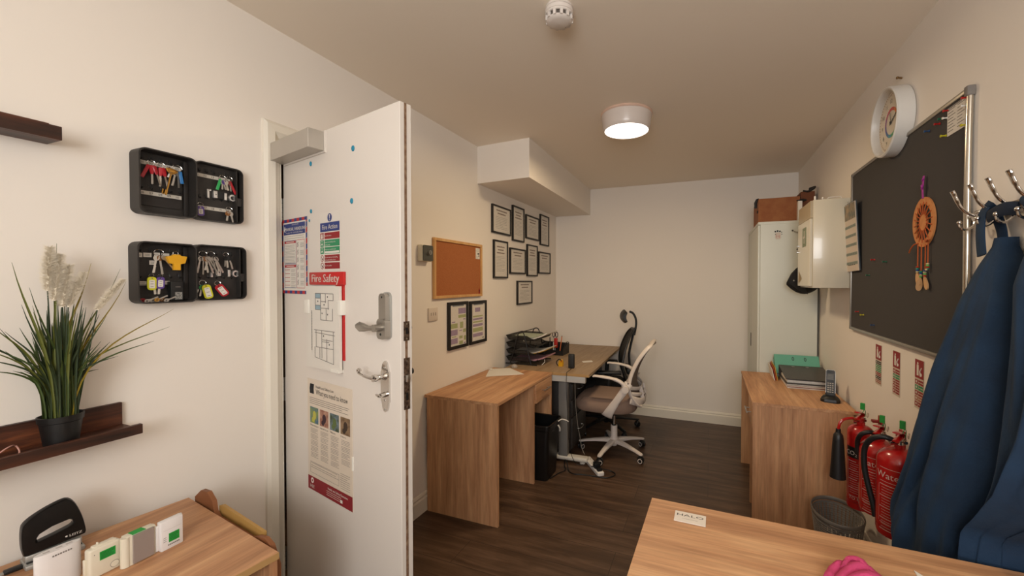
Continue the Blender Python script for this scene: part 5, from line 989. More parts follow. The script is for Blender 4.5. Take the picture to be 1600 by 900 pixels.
# first aid cabinet on the right wall
FA = mat('enamel_cream', 'd8cdb6', 0.25, coat=0.3); fa = thing('first_aid_cabinet', 'glossy cream first aid wall cabinet mounted on the right wall', 'cabinet', (XR, 2.95, 1.422))
b = MB(FA); b.box(0.588, XR - .001, 2.806, 3.150, 1.422, 1.957, .003, 2); b.build('body', fa)
b = MB(FA); b.box(0.571, 0.587, 2.810, 3.146, 1.432, 1.845, .002, 1); dr_ = b.build('door', fa)
b = MB(mat('beige_enamel', 'b5a384', 0.35)); b.box(0.574, 0.588, 2.810, 3.146, 1.848, 1.952, .001, 1); b.build('top_panel', fa)
b = MB(mat('sign_green_grey', '7f8a70', 0.6), ortho((0.5705, 2.955, 1.745), (0, -1, 0), (0, 0, 1), (-1, 0, 0))); b.box(-.050, .050, -.060, .060, 0, .0008); b.use(PAPER); b.quad(-.008, .008, -.04, .04, .0012); b.quad(-.03, .03, -.008, .008, .0012); b.build('cross_label', dr_)
b = MB(STEEL)
for z in (1.70, 1.66): b.cyl((.571, 3.11, z), (.556, 3.11, z), .005, n=10)
b.build('catch', dr_)
b = MB(mat('kraft_triangle', 'a08c6c', .8), ortho((0.5705, 3.05, 1.50), (0, -1, 0), (0, 0, 1), (-1, 0, 0))); b.add([(-.06, .03, .001), (-.06, -.05, .001), (.03, -.02, .001)], [(0, 1, 2)]); b.build('corner_sticker', dr_)
for i, (x, y, z, r_, lb) in enumerate(((.610, 2.87, .030, .006, 'short white tube standing on the first aid cabinet, nearest its edge'), (.652, 2.88, .022, .005, 'second short white tube standing on the first aid cabinet'))):
    b = MB(PAPER, T((x, y, 1.9575))); b.lathe([(0, 0), (r_, 0), (r_, z), (r_ * .6, z + .003), (0, z + .003)], 14); tag(b.build('white_tube'), lb, 'tube')
b = MB(PAPER, T((.715, 2.88, 1.958))); b.tube(cr([(-.035, 0, 0.002), (-.035, 0, .016), (-.02, 0, .021), (.025, 0, .022), (.035, 0, .017), (.035, 0, .002)], 5), .0028, 8); tag(b.build('wire_handle'), 'white looped handle lying on top of the first aid cabinet', 'handle')
# black cap hanging behind
cp = thing('baseball_hat', 'black cap hanging behind the first aid cabinet against the tall cabinet', 'cap', (.64, 3.32, 1.38))
b = MB(mat('cap_black', '12100f', .8)); S_ = []
for k in range(9):
    t = k / 8; x = .535 + .235 * t; top = 1.455 + .13 * sin(pi * t) ** .7; bot = 1.455 - .085 * sin(pi * min(1, t * .95 + .05)) ** .8 - .02 * t * 0; yc = 3.34; hy = .012 + .055 * sin(pi * t) ** .5
    S_.append([Vector((x, yc + hy * cos(a), (top + bot) / 2 + (top - bot) / 2 * sin(a))) for a in [2 * pi * q / 16 for q in range(16)]])
b.loft(S_); b.build('crown', cp)
b = MB(mat('cap_black', '12100f', .8)); b.add([(.530, 3.29, 1.462), (.585, 3.275, 1.555), (.60, 3.28, 1.40), (.66, 3.28, 1.372), (.530, 3.295, 1.460), (.585, 3.282, 1.553), (.60, 3.287, 1.398), (.66, 3.287, 1.370)], [(0, 2, 1), (4, 5, 6), (2, 3, 1), (6, 5, 7), (0, 1, 5, 4), (0, 4, 6, 2), (2, 6, 7, 3), (1, 3, 7, 5)]); b.use(STEEL); b.sphere((.570, 3.274, 1.468), .006, 10); b.build('strap', cp)

# ================================================================= RIGHT WALL BOARD AND ITS PINNED THINGS
BY0, BY1, BZ0, BZ1 = 1.672, 2.796, 1.182, 2.088
M = FR((BY0 + BY1) / 2, (BZ0 + BZ1) / 2, 0.001); hw, hh = (BY1 - BY0) / 2, (BZ1 - BZ0) / 2
nb = thing('felt_board', 'large charcoal felt notice board in an aluminium frame on the right wall', 'notice board', sheet_origin(M))
b = MB(mat('charcoal_felt', '3b3734', 0.95, noise=(420, '484340'), bump=(500, .4)), M); b.box(-hw + .008, hw - .008, -hh + .008, hh - .008, 0, .012); b.build('felt', nb)
AL = mat('aluminium', 'a39d94', .35, .8)
b = MB(AL, M)
for q in ((-hw, hw, hh - .016, hh), (-hw, hw, -hh, -hh + .016), (-hw, -hw + .016, -hh, hh)): b.box(q[0], q[1], q[2], q[3], 0, .018, .003, 2)
b.box(hw - .018, hw - .008, -hh, hh, 0, .014, .001, 1); b.build('frame', nb)
b = MB(mat('polished_aluminium', 'cfc9be', .2, 1.0), M); b.tube(cr([(hw + .002, -hh, .010), (hw + .001, -hh * .4, .012), (hw + .0005, hh * .2, .013), (hw - .001, hh * .6, .012), (hw + .001, hh - .03, .011)], 8), [(.009, .011)] * 33, 14); b.use(GREYINK); b.box(hw - .012, hw + .011, hh - .03, hh + .003, 0, .022, .004); b.build('side_trim', nb)
PINM = {'r': mat('pin_red', 'a81616', .35), 'w': mat('pin_white', 'd8d2c8', .35), 'g': mat('pin_green', '14593f', .35), 'b': mat('pin_blue', '27476f', .35), 'y': mat('pin_yellow', 'b8ad1e', .35)}
NM = {'r': 'red', 'w': 'white', 'g': 'green', 'b': 'blue', 'y': 'yellow'}
for y, z, c, lb in ((1.789, 2.059, 'r', 'red push pin at the top left corner of the pinned list'), (1.793, 2.035, 'w', 'white push pin at the left edge of the pinned list'), (1.822, 2.043, 'g', 'green push pin left of the pinned list'),
        (1.846, 2.034, 'r', 'red push pin free on the felt, left of the pinned list'), (1.920, 2.034, 'b', 'blue push pin free at the top of the felt board'), (1.803, 1.976, 'y', 'yellow push pin at the bottom left corner of the pinned list'),
        (1.680, 2.057, 'r', 'red push pin at the top right corner of the pinned list'), (1.682, 2.032, 'w', 'white push pin at the right edge of the pinned list'), (1.682, 1.970, 'y', 'yellow push pin at the bottom right corner of the pinned list'),
        (2.437, 1.571, 'r', 'red push pin free in the middle left of the felt board'), (2.294, 1.554, 'g', 'dark green push pin right of the red one in mid board'), (2.503, 1.494, 'g', 'dark green push pin low left, below the red one'),
        (2.660, 1.293, 'r', 'red push pin at the lower left corner of the felt board'), (2.579, 1.281, 'y', 'yellow push pin at the lower left corner of the felt board'), (2.433, 1.241, 'b', 'blue push pin near the bottom edge of the felt board')):
    b = MB(PINM[c], FR(y, z, .013)); b.lathe([(0, 0), (.0045, 0.0), (.0045, .002), (.0026, .004), (.0024, .011), (.0042, .014), (.0046, .017), (0, .0175)], 12); tag(b.build('push_pin', origin=sheet_origin(FR(y, z, .013))), lb, 'push pin', 'push pins on the felt board')
M = FR(1.738, 2.014, .0145); b = MB(PAPER, M); b.box(-.055, .065, -.046, .050, 0, .0008); b.use(GREYINK)
for k in range(8): b.quad(-.050, -.005 - .012 * (k % 2), .040 - k * .0105, .0425 - k * .0105, .0013); b.quad(.006, .035 + .012 * (k % 3 == 0), .040 - k * .0105, .0425 - k * .0105, .0013)
b.use(INK); b.quad(-.045, .03, .0455, .048, .0013); tag(b.build('pinned_list', origin=sheet_origin(M)), 'white printed list pinned in the top right corner of the felt board', 'paper')
# dream catcher
DM = FR(1.938, 1.690, .018); dc = thing('dream_catcher', 'orange dream catcher with purple strap hanging on the felt board', 'dream catcher', sheet_origin(DM)); TAN = mat('tan_wood_ring', 'c07a42', .7, noise=(30, 'cf8a50')); ORC = mat('orange_cord', 'b0521f', .7)
NN = 48; b = MB(TAN, DM); b.ring_prism([(.085 * cos(2 * pi * k / NN), .096 * sin(2 * pi * k / NN)) for k in range(NN)], [(.060 * cos(2 * pi * k / NN), .069 * sin(2 * pi * k / NN)) for k in range(NN)], -.003, .003); b.build('hoop', dc)
b = MB(TAN, DM); b.lathe([(0, -.003), (.028, -.003), (.030, 0), (.028, .003), (0, .0035)], 24, sy=1.15); b.build('centre_disc', dc)
b = MB(ORC, DM)
for k in range(18):
    a = 2 * pi * k / 18 + .1; b.tube([(.027 * cos(a), .031 * sin(a), .0035), (.045 * cos(a + .06), .052 * sin(a + .06), .005), (.069 * cos(a + .03), .079 * sin(a + .03), .0035), (.063 * cos(a - .05), .072 * sin(a - .05), -.003)], .0022, 6)
b.tube([(.029 * cos(2 * pi * q / 24), .033 * sin(2 * pi * q / 24), .003) for q in range(24)], .0018, 6, closed=True); b.build('web', dc)
b = MB(mat('purple_strap', '9c2c86', .7), DM); b.tube([(-.002, .092, .004), (-.001, .13, .006), (.003, .178, .004)], [(.002, .007)] * 3, 8, up=(0, 0, 1)); b.tube([(.002, .128, .009), (.010, .134, .011), (.004, .142, .010)], .004, 8); b.tube([(.002, .160, .008), (.010, .166, .009)], .003, 8); b.build('strap', dc)
BEADS = [mat('bead_' + c, c, .35) for c in ('b5361f', '2f8f73', '27508f', 'c9b88a', '6fae5c')]
for i, (x, ln, fx) in enumerate(((-.036, .150, 1), (-.008, .165, 2), (.022, .160, 3), (.042, .135, 0))):
    b = MB(ORC, DM); y0 = -.085 if abs(x) < .03 else -.075; b.cyl((x, y0, .003), (x, y0 - ln * .62, .003), .0023, n=6)
    for q in range(4): b.use(BEADS[(i + q) % 5]); b.sphere((x, y0 - ln * .62 - .004 - q * .0065, .004), .0055, 10, 1.1, .7, 1.0)
    yb = y0 - ln * .62 - .028
    if fx: 
        b.use(mat('pale_wood_bead', 'c99a68', .6)); Mz = DM @ T((x, yb, .005)) @ Rz(radians((22, -18, 26)[fx - 1])) @ Ry(radians((10, 62, 0)[fx - 1])); b.M = Mz; b.prism([(.0125 * (1 if fx != 2 else .8) * sin(t) * (1 - .25 * cos(t)), -.026 + .027 * cos(t)) for t in [2 * pi * q / 20 for q in range(20)]], -.002, .002)
    else: b.use(BEADS[3]); b.sphere((x + .005, yb + .002, .010), .004, 8); b.use(BEADS[2]); b.sphere((x - .006, yb, .006), .004, 8)
    b.build('tassel', dc)
b = MB(ORC, DM); b.tube(cr([(-.03, -.080, .004), (-.05, -.082, .01), (-.075, -.098, .012), (-.092, -.112, .010)], 5), .0025, 6); b.tube([(.03, -.078, .005), (.055, -.072, .010), (.066, -.074, .010)], .003, 6); b.build('loose_cord', dc)
# wall calendar
M = FR(2.705, 1.715, .030); cd = thing('wall_calendar', 'wall calendar with a picture on top hanging over the left edge of the felt board', 'calendar', sheet_origin(M))
MC = ortho((XR - .024, 2.735, 1.52), (0.0, -1, 0.02), (-.05, 0.03, 1), (-1, 0, -.05)); b = MB(mat('calendar_paper', 'c7b8a9', .8), MC); b.box(-.125, .120, 0, .385, 0, .004); z = .0045; b.use(mat('calendar_photo', '55605c', .7, noise=(22, 'a0876a'))); b.quad(-.115, .115, .295, .384, z)
b.use(mat('calendar_band', '7f8a80', .7))
for k in range(5): b.quad(-.113, .113, .038 + k * .052, .054 + k * .052, z)
b.use(GREYINK)
for k in range(5):
    for j in range(7): b.quad(-.10 + j * .030, -.086 + j * .030, .043 + k * .052, .049 + k * .052, z + .0004)
b.use(INK); 
for j in range(4): b.quad(-.04 + j * .03, -.02 + j * .03, .034, .038, z + .0004)
b.build('page', cd); b = MB(mat('calendar_back', '2c3538', .6), MC); b.box(-.105, .120, .002, .392, -.006, -.001); b.build('back_pages', cd); b = MB(STEEL, MC); b.tube([(-.02, .383, .004), (-.02, .405, .002), (.0, .405, -.002), (0, .383, -.004)], .0015, 6); b.tube([(-.10, .386, 0), (.10, .386, 0)], .0022, 6); b.build('binding', cd)
# wall clock
ck = thing('wall_clock', 'round white wall clock with coloured dial, hanging above the felt board', 'clock', (XR, 2.215, 2.180)); KM_ = FR(2.208, 2.176, .002); RC = .151
b = MB(mat('clock_case', 'd3cec6', .35), KM_); b.lathe([(0, 0), (RC, 0), (RC + .001, .010), (RC, .058), (RC - .004, .063), (RC - .010, .062), (RC - .013, .056), (RC - .015, .030)], 64); b.build('case', ck)
b = MB(mat('clock_face', 'd6cab8', .6), KM_); b.disc(0, 0, RC - .0145, .030, 64); z = .0308
cols = ['c0402a', 'd0702a', 'd8a12c', 'c9c13a', '7fae4a', '3f9a6a', '3f8fa0', '3f6aa0', '5b4f94', '8a4a8a', 'b0446a', 'c03a44']
for k in range(12):
    a0 = pi / 2 - k * pi / 6; b.use(mat('dial_' + cols[k], cols[k], .7)); 
    for q in range(4):
        a = a0 - q * pi / 24; a2 = a - pi / 24; b.add([(.052 * cos(a), .052 * sin(a), z), (.066 * cos(a), .066 * sin(a), z), (.066 * cos(a2), .066 * sin(a2), z), (.052 * cos(a2), .052 * sin(a2), z)], [(0, 3, 2, 1)])
b.use(INK)
for k in range(12):
    a = pi / 2 - (k + 1) * pi / 6; b.text(str(k + 1), .096 * cos(a), .096 * sin(a) - .009, .026, z)
b.use(mat('dial_outer', '8d5c48', .7))
for q in range(60):
    a = q * pi / 30; r0 = .122 if q % 5 else .118; b.add([(r0 * cos(a - .018), r0 * sin(a - .018), z), (.128 * cos(a - .018), .128 * sin(a - .018), z), (.128 * cos(a + .018), .128 * sin(a + .018), z), (r0 * cos(a + .018), r0 * sin(a + .018), z)], [(0, 1, 2, 3)])
b.build('dial', ck)
b = MB(INK, KM_); b.tube([(-.012, -.008, .033), (.055, .025, .033)], [(.0035, .0008), (.003, .0008)], 6, up=(0, 1, 0)); b.tube([(.004, -.010, .034), (-.004, .045, .034)], [(.0035, .0008), (.002, .0008)], 6, up=(1, 0, 0)); b.cyl((0, 0, .031), (0, 0, .036), .005, n=14); b.build('hands', ck)
b = MB(mat('picture_glass', 'ffffff', 0.05, alpha=0.06), KM_); b.disc(0, 0, RC - .014, .054, 48); b.build('glass', ck)
b = MB(mat('brass_nail', '7a5a34', .5, .6)); b.cyl((XR, 2.195, 2.362), (XR - .016, 2.195, 2.366), .004, n=10); b.sphere((XR - .017, 2.195, 2.366), .006, 10); tag(b.build('wall_hook', origin=(XR, 2.195, 2.362)), 'small brass hook in the wall just above the clock', 'hook')
# extinguisher instruction signs
SB = mat('sign_backing', 'c9bba8', .5)
def ext_sign(y, z0, z1, lb, rows, wdt=.074):
    M = FR(y, z0, .0005); b = MB(SB, M); hw = wdt / 2; Ht = z1 - z0; b.box(-hw, hw, 0, Ht, 0, .001); zz = .0014
    b.use(DKRED); b.quad(-hw + .001, hw - .001, Ht - .075, Ht - .001, zz); b.use(PAPER); b.quad(-hw * .55, -hw * .1, Ht - .065, Ht - .022, zz + .0003); b.disc(-hw * .32, Ht - .016, .006, zz + .0003, 8); b.tube([(hw * .35, Ht - .065, zz), (hw * .2, Ht - .045, zz), (hw * .55, Ht - .03, zz)], .003, 5); b.disc(hw * .45, Ht - .058, .007, zz + .0004, 8)
    y = Ht - .082; n = len(rows); rh = (y - .006) / n
    for i, r in enumerate(rows):
        b.use({'g': GREENP, 'r': DKRED, 'k': INK, 'p': mat('pale_red', 'a86a58', .7)}[r]); yy = y - i * rh; b.quad(-hw * .92, -hw * .25, yy - rh * .82, yy, zz); b.quad(-hw * .15, hw * .92, yy - rh * .35, yy, zz); b.quad(-hw * .15, hw * .92, yy - rh * .85, yy - rh * .5, zz); b.use(PAPER); b.disc(-hw * .58, yy - rh * .4, rh * .25, zz + .0003, 8)
    return tag(b.build('extinguisher_sign', origin=sheet_origin(M)), lb, 'sign', None)
ext_sign(2.408, .946, 1.146, 'red and green extinguisher instruction strip on the right wall, farthest of three', ['k', 'g', 'g', 'r', 'k', 'p'])
ext_sign(2.206, .946, 1.146, 'red and green extinguisher instruction strip on the right wall, middle of three', ['r', 'g', 'r', 'r', 'r'])
ext_sign(1.998, .946, 1.146, 'extinguisher instruction strip on the right wall, nearest of three, by the blue coats', ['r', 'g', 'r', 'p', 'r'], .072)

# ================================================================= FIRE EXTINGUISHERS ON WALL BRACKETS
ER = mat('extinguisher_red', 'a81414', .25, coat=.4); EW = mat('extinguisher_print', 'c9b0a4', .6)
def cyl_quad(b, r, z0, z1, a0, a1, seg=8):
    v = []
    for k in range(seg + 1):
        a = a0 + (a1 - a0) * k / seg; v += [(r * cos(a), r * sin(a), z0), (r * cos(a), r * sin(a), z1)]
    b.add(v, [(2 * k, 2 * k + 2, 2 * k + 3, 2 * k + 1) for k in range(seg)])
def cyl_text(b, M, s, r, z, size, a_mid):
    vs_, fs = text_geo(s); x0 = min(v.x for v in vs_); x1 = max(v.x for v in vs_); wd = (x1 - x0) * size
    b.add([((r) * cos(a_mid + ((v.x - x0) * size - wd / 2) / r), (r) * sin(a_mid + ((v.x - x0) * size - wd / 2) / r), z + v.y * size) for v in vs_], fs)
def extinguisher(x, y, z0, r, h, label, kind):
    root = thing('fire_extinguisher', label, 'fire extinguisher', (x, y, z0)); M = T((x, y, z0)); am = math.atan2(-y, -x)      # side toward the room
    b = MB(ER, M); p = [(0, .006), (r * .7, .002), (r * .96, .008), (r, .022), (r, h - r * .75)]
    for k in range(1, 8): a = k / 8 * pi / 2; p.append((r * cos(a) + .016 * (1 - cos(a)), h - r * .75 + r * .72 * sin(a)))
    p += [(.018, h), (.018, h + .014), (0, h + .014)]; b.lathe(p, 40)
    b.use(mat('extinguisher_seam', '7d0f0f', .4)); b.lathe([(r + .0008, .040), (r + .0008, .043)], 40); body = b.build('cylinder', root)
    b = MB(EW, M); R_ = r + .0009; aw = .9
    def ln(z, w0=-aw, w1=aw, t=.0016): cyl_quad(b, R_, z, z + t, am + w0, am + w1)
    if kind == 'co2':
        b.use(BLACK); cyl_quad(b, R_, h * .62, h * .75, am - 1.15, am + 1.15); b.use(PAPER); cyl_text(b, M, 'CO', R_ + .0006, h * .655, .030, am - .78); cyl_text(b, M, '2', R_ + .0006, h * .645, .018, am - .30); b.use(EW)
        cyl_text(b, M, 'TO FIRE', R_, h * .13, .021, am - .2); zs = [h * .58 - k * .011 for k in range(15)]
    else:
        b.use(EW); cyl_text(b, M, 'Water', R_, h * .68, .036, am - .45); ln(h * .79); ln(h * .64); zs = [h * .60 - k * .011 for k in range(17)]
    for i, z in enumerate(zs): ln(z, -aw + (.1 if i % 4 else .0), -aw + .25 + 1.0 * random.random() + .3, .0014 if i % 4 else .0026)
    for w0 in (-aw - .06, aw): cyl_quad(b, R_, h * .18, h * .60, am + w0, am + w0 + .012, 1)
    ln(h * .17); cyl_quad(b, R_, h * .20, h * .30, am + .25, am + .8) if kind != 'co2' else None
    b.build('label', body)
    zt = h + .014; b = MB(CHROME if kind != 'co2' else ER, M); b.cyl((0, 0, zt - .004), (0, 0, zt + .030), .014, .011, 16); b.cyl((0, 0, zt + .012), (.0, -.0, zt + .012), .02) if False else None
    b.use(CHROME); b.tube([(-.034, 0.0, zt + .004), (.02, 0.0, zt + .012)], .010, 12); b.tube([(.012, -.022, zt + .014), (.012, .022, zt + .014)], .006, 10); b.build('valve', root)
    d = Vector((.55, .835, 0)); MHn = ortho((x, y, z0 + zt + .02), d, (-d.y, d.x, 0), (0, 0, 1))
    b = MB(ER, MHn); b.tube([(-.055, 0, .004), (-.02, 0, .006), (.030, 0, .006)], [(.004, .012), (.005, .013), (.005, .012)], 10, up=(0, 0, 1)); b.tube([(-.052, 0, .036), (-.015, 0, .030), (.032, 0, .012)], [(.004, .013), (.005, .014), (.005, .012)], 10, up=(0, 0, 1)); b.build('squeeze_handle', root)
    b = MB(mat('green_tag', '1c8a34', .5), MHn); b.box(-.012, -.002, -.018, .000, .044, .076, .001, 1); b.use(mat('green_seal', '2c7a44', .5)); b.tube(cr([(-.02, -.012, .03), (-.008, -.016, .046), (.01, -.016, .03), (.014, -.012, .006)], 4), .0015, 6); b.use(CHROME); b.tube([(.022 + .011 * cos(2 * pi * q / 14), -.022, .014 + .011 * sin(2 * pi * q / 14)) for q in range(14)], .0014, 6, closed=True); b.build('safety_pin', root)
    b = MB(mat('bracket_red', '8a1212', .4), M); b.box(XR - x - .012, XR - x - .001, -.02, .02, h * .55, h + .05, .002); b.box(r * .8, XR - x - .001, -.012, .012, h + .018, h + .030, .002); b.build('wall_bracket', root)
    return root
e1 = extinguisher(.706, 2.355, .338, .056, .415, 'carbon dioxide fire extinguisher with black horn, farthest of three on the right wall', 'co2')
b = MB(ER); vz = .338 + .415 + .028; b.tube(cr([(.695, 2.352, vz), (.665, 2.345, vz + .002), (.630, 2.335, vz - .005), (.612, 2.330, vz - .025), (.606, 2.330, vz - .055)], 5), .0065, 10); b.use(mat('brass', 'b88a42', .3, .9)); b.cyl((.69, 2.351, vz), (.672, 2.347, vz), .009, n=12); b.build('discharge_pipe', e1)
b = MB(mat('horn_black', '141313', .45), T((.606, 2.330, .484))); b.lathe([(0, .244), (.011, .244), (.012, .225), (.020, .215), (.0235, .19), (.034, .01), (.035, 0), (.033, 0), (.021, .18), (0, .2)], 24); b.build('discharge_horn', e1)
e2 = extinguisher(.708, 2.125, .440, .074, .325, 'red water fire extinguisher between the other two on the right wall', 'w')
e3 = extinguisher(.708, 1.930, .455, .074, .350, 'red water fire extinguisher nearest the blue coats, with curved black hose', 'w')
b = MB(mat('rubber_hose', '121212', .5)); z3 = .455 + .350 + .026; b.tube(cr([(.690, 1.925, z3), (.655, 1.930, z3 + .010), (.622, 1.950, z3 - .010), (.607, 1.975, z3 - .06), (.608, 1.98, z3 - .14), (.622, 1.975, z3 - .22), (.636, 1.965, z3 - .29), (.640, 1.96, z3 - .33)], 6), .0105, 12); b.use(CHROME); b.cyl((.700, 1.925, z3), (.676, 1.927, z3 + .004), .011, n=12); b.build('hose', e3)
b = MB(mat('rubber_hose', '121212', .5)); z2 = .44 + .325 + .026; b.tube(cr([(.690, 2.12, z2), (.665, 2.115, z2 + .004), (.640, 2.125, z2 - .012), (.632, 2.145, z2 - .05), (.634, 2.15, z2 - .10)], 5), .0095, 12); b.build('hose', e2)
# grey woven waste basket
wb = thing('waste_basket', 'grey woven pattern plastic waste basket under the extinguishers', 'waste bin', (.632, 2.432, 0)); WBM = mat('basket_grey', '6f6a65', .5); WX, WY = .632, 2.432
HB = .262
def bell(z): t = z / HB; return (.082 + .032 * t, .112 + .036 * t)
b = MB(WBM); nA, nZ = 76, 20
V = []; Fc = []
for iz in range(nZ + 1):
    z = .012 + (HB - .03) * iz / nZ
    for ia in range(nA * 2):
        a = 2 * pi * ia / (nA * 2); ra, rb_ = bell(z); V.append((WX + ra * cos(a), WY + rb_ * sin(a), z))
W_ = nA * 2
for iz in range(nZ):
    for ia in range(W_):
        hole = (ia % 4 == 1) and 1 <= iz <= nZ - 2
        if not hole: i2 = (ia + 1) % W_; Fc.append((iz * W_ + ia, iz * W_ + i2, (iz + 1) * W_ + i2, (iz + 1) * W_ + ia))
b.add(V, Fc); ribs = MB(WBM)
for iz in range(1, nZ):
    z = .012 + (HB - .03) * iz / nZ; ra, rb_ = bell(z); b.tube([(WX + (ra + .0006) * cos(2 * pi * k / 60), WY + (rb_ + .0006) * sin(2 * pi * k / 60), z) for k in range(60)], .0016, 5, closed=True)
b.build('woven_wall', wb)
for z, rr_, t in ((HB - .004, 'rim', .0055), (.008, 'foot_ring', .006)):
    b = MB(WBM); ra, rb_ = bell(z); b.tube([(WX + ra * cos(2 * pi * k / 60), WY + rb_ * sin(2 * pi * k / 60), z) for k in range(60)], [(.011 if z > .1 else .007, .0032)] * 60, 8, closed=True, up=(0, 0, 1)); b.build(rr_, wb)
b = MB(WBM); b.add([(WX + .080 * cos(2 * pi * k / 40), WY + .110 * sin(2 * pi * k / 40), .004) for k in range(40)], [tuple(range(40))]); b.build('base', wb)
b = MB(mat('crumpled_tissue', 'a89a8e', .9)); rnd = random.Random(3); b.sphere((.612, 2.40, .175), .030, 14, 1, 1, .8); b.v = [v + Vector((rnd.uniform(-.004, .004), rnd.uniform(-.004, .004), rnd.uniform(-.004, .004))) for v in b.v]; tag(b.build('crumpled_tissue'), 'crumpled tissue ball lying inside the grey basket', 'tissue')
b = MB(mat('crumpled_tissue', 'a89a8e', .9)); b.sphere((.635, 2.43, .085), .06, 14, 1, 1.2, .95); b.v = [v + Vector((rnd.uniform(-.006, .006), rnd.uniform(-.006, .006), rnd.uniform(-.004, .004))) for v in b.v]; tag(b.build('paper_rubbish'), 'crumpled paper rubbish filling the lower half of the grey basket', 'rubbish')
b = MB(mat('foil_wrapper', 'a8a39c', .3, .5)); b.add([(.650, 2.39, .160), (.690, 2.385, .168), (.686, 2.41, .182), (.655, 2.42, .150)], [(0, 1, 2, 3), (3, 2, 1, 0)]); b.box(.648, .69, 2.38, 2.42, .146, .152); tag(b.build('wrapper'), 'crumpled shiny wrapper inside the grey basket', 'wrapper')

# ================================================================= ON THE RIGHT WALL DESK
def leaf_stack(x0, x1, y0, y1, z0, n, th, cols, label, name='document_stack', jig=.006):
    rn = random.Random(int(x0 * 1000 + y0 * 77)); root = thing(name, label, 'documents', ((x0 + x1) / 2, (y0 + y1) / 2, z0)); z = z0
    for i in range(n):
        a = rn.uniform(-jig, jig); c = rn.uniform(-jig, jig); b = MB(cols[i % len(cols)]); b.box(x0 + a, x1 + a, y0 + c, y1 + c, z, z + th * .92, .0006, 1); b.build('folder', root); z += th
    return root, z
TEAL = mat('teal_binder', '63a58f', .5); DB = mat('charcoal_binder', '3a3431', .35)
stk, zt_ = leaf_stack(.500, .765, 3.055, 3.36, DW + .001, 6, .0055, [PAPER, mat('red_folder', '9a4a34', .7), PAPER, mat('pale_folder', 'b9aa9a', .7), PAPER, mat('dark_folder', '3a3a40', .6)], 'pile of papers and folders under the charcoal lever arch file')
ba = thing('lever_arch_file', 'charcoal lever arch file lying on the pile of papers on the right desk', 'binder', (.63, 3.2, zt_))
def wedge(b, x0, x1, y0, y1, z0, hn, hf, t):
    b.add([(x0, y0, z0), (x1, y0, z0), (x1, y1, z0), (x0, y1, z0), (x0, y0, z0 + t), (x1, y0, z0 + t), (x1, y1, z0 + t), (x0, y1, z0 + t)], [(3, 2, 1, 0), (4, 5, 6, 7), (0, 1, 5, 4), (1, 2, 6, 5), (2, 3, 7, 6), (3, 0, 4, 7)])
    b.add([(x0, y0, z0 + hn), (x1, y0, z0 + hn), (x1, y1, z0 + hf), (x0, y1, z0 + hf), (x0, y0, z0 + hn + t), (x1, y0, z0 + hn + t), (x1, y1, z0 + hf + t), (x0, y1, z0 + hf + t)], [(3, 2, 1, 0), (4, 5, 6, 7), (0, 1, 5, 4), (1, 2, 6, 5), (2, 3, 7, 6), (3, 0, 4, 7)])
    b.box(x0, x1, y1 - t, y1, z0, z0 + hf + t)
b = MB(DB); wedge(b, .487, .770, 3.04, 3.335, zt_, .030, .066, .003); b.build('cover', ba); b = MB(PAPER); b.box(.500, .760, 3.06, 3.30, zt_ + .0035, zt_ + .020); b.build('pages', ba); b = MB(STEEL)
for x in (.575, .665): b.tube([(x + .010 * cos(2 * pi * q / 14), 3.300 + .006 * sin(2 * pi * q / 14), zt_ + .067) for q in range(14)], .002, 6, closed=True)
b.build('rado_rings', ba)
bt = thing('lever_arch_file', 'teal lever arch file standing tilted behind the charcoal one', 'binder', (.62, 3.42, DW))
Mt = ortho((.620, 3.350, DW + .035), (1, 0, 0), (0, .60, .80), (0, -.80, .60)); b = MB(TEAL, Mt); b.box(-.150, .145, .0, .158, -.003, .003); b.box(-.148, -.143, .0, .155, -.050, .0); b.box(-.150, .145, .0, .150, -.054, -.050); b.build('cover', bt); b = MB(PAPER, Mt); b.box(-.138, .140, .004, .145, -.045, -.006); b.build('pages', bt)
b = MB(BLACK, Mt)
for x in (-.025, .055): b.tube([(x + .006 * cos(2 * pi * q / 14), .125 + .014 * sin(2 * pi * q / 14), .003) for q in range(14)], .002, 6, closed=True)
b.build('slots', bt)
fo = thing('folder_bundle', 'white red and yellow folders leaning at the left of the teal file', 'documents', (.462, 3.38, DW)); 
for i, (c, x) in enumerate(((PAPER, .448), (mat('red_folder2', 'b5462a', .7), .459), (mat('yellow_folder', 'c9952c', .7), .468))):
    b = MB(c); b.add([(x, 3.25, DW + .001), (x + .004, 3.25, DW + .001), (x + .004, 3.47, DW + .001), (x, 3.47, DW + .001), (x - .012, 3.30, DW + .075 + .008 * i), (x - .008, 3.30, DW + .075 + .008 * i), (x - .008, 3.49, DW + .088 + .006 * i), (x - .012, 3.49, DW + .088 + .006 * i)], [(3, 2, 1, 0), (4, 5, 6, 7), (0, 1, 5, 4), (1, 2, 6, 5), (2, 3, 7, 6), (3, 0, 4, 7)]); b.build('folder', fo)
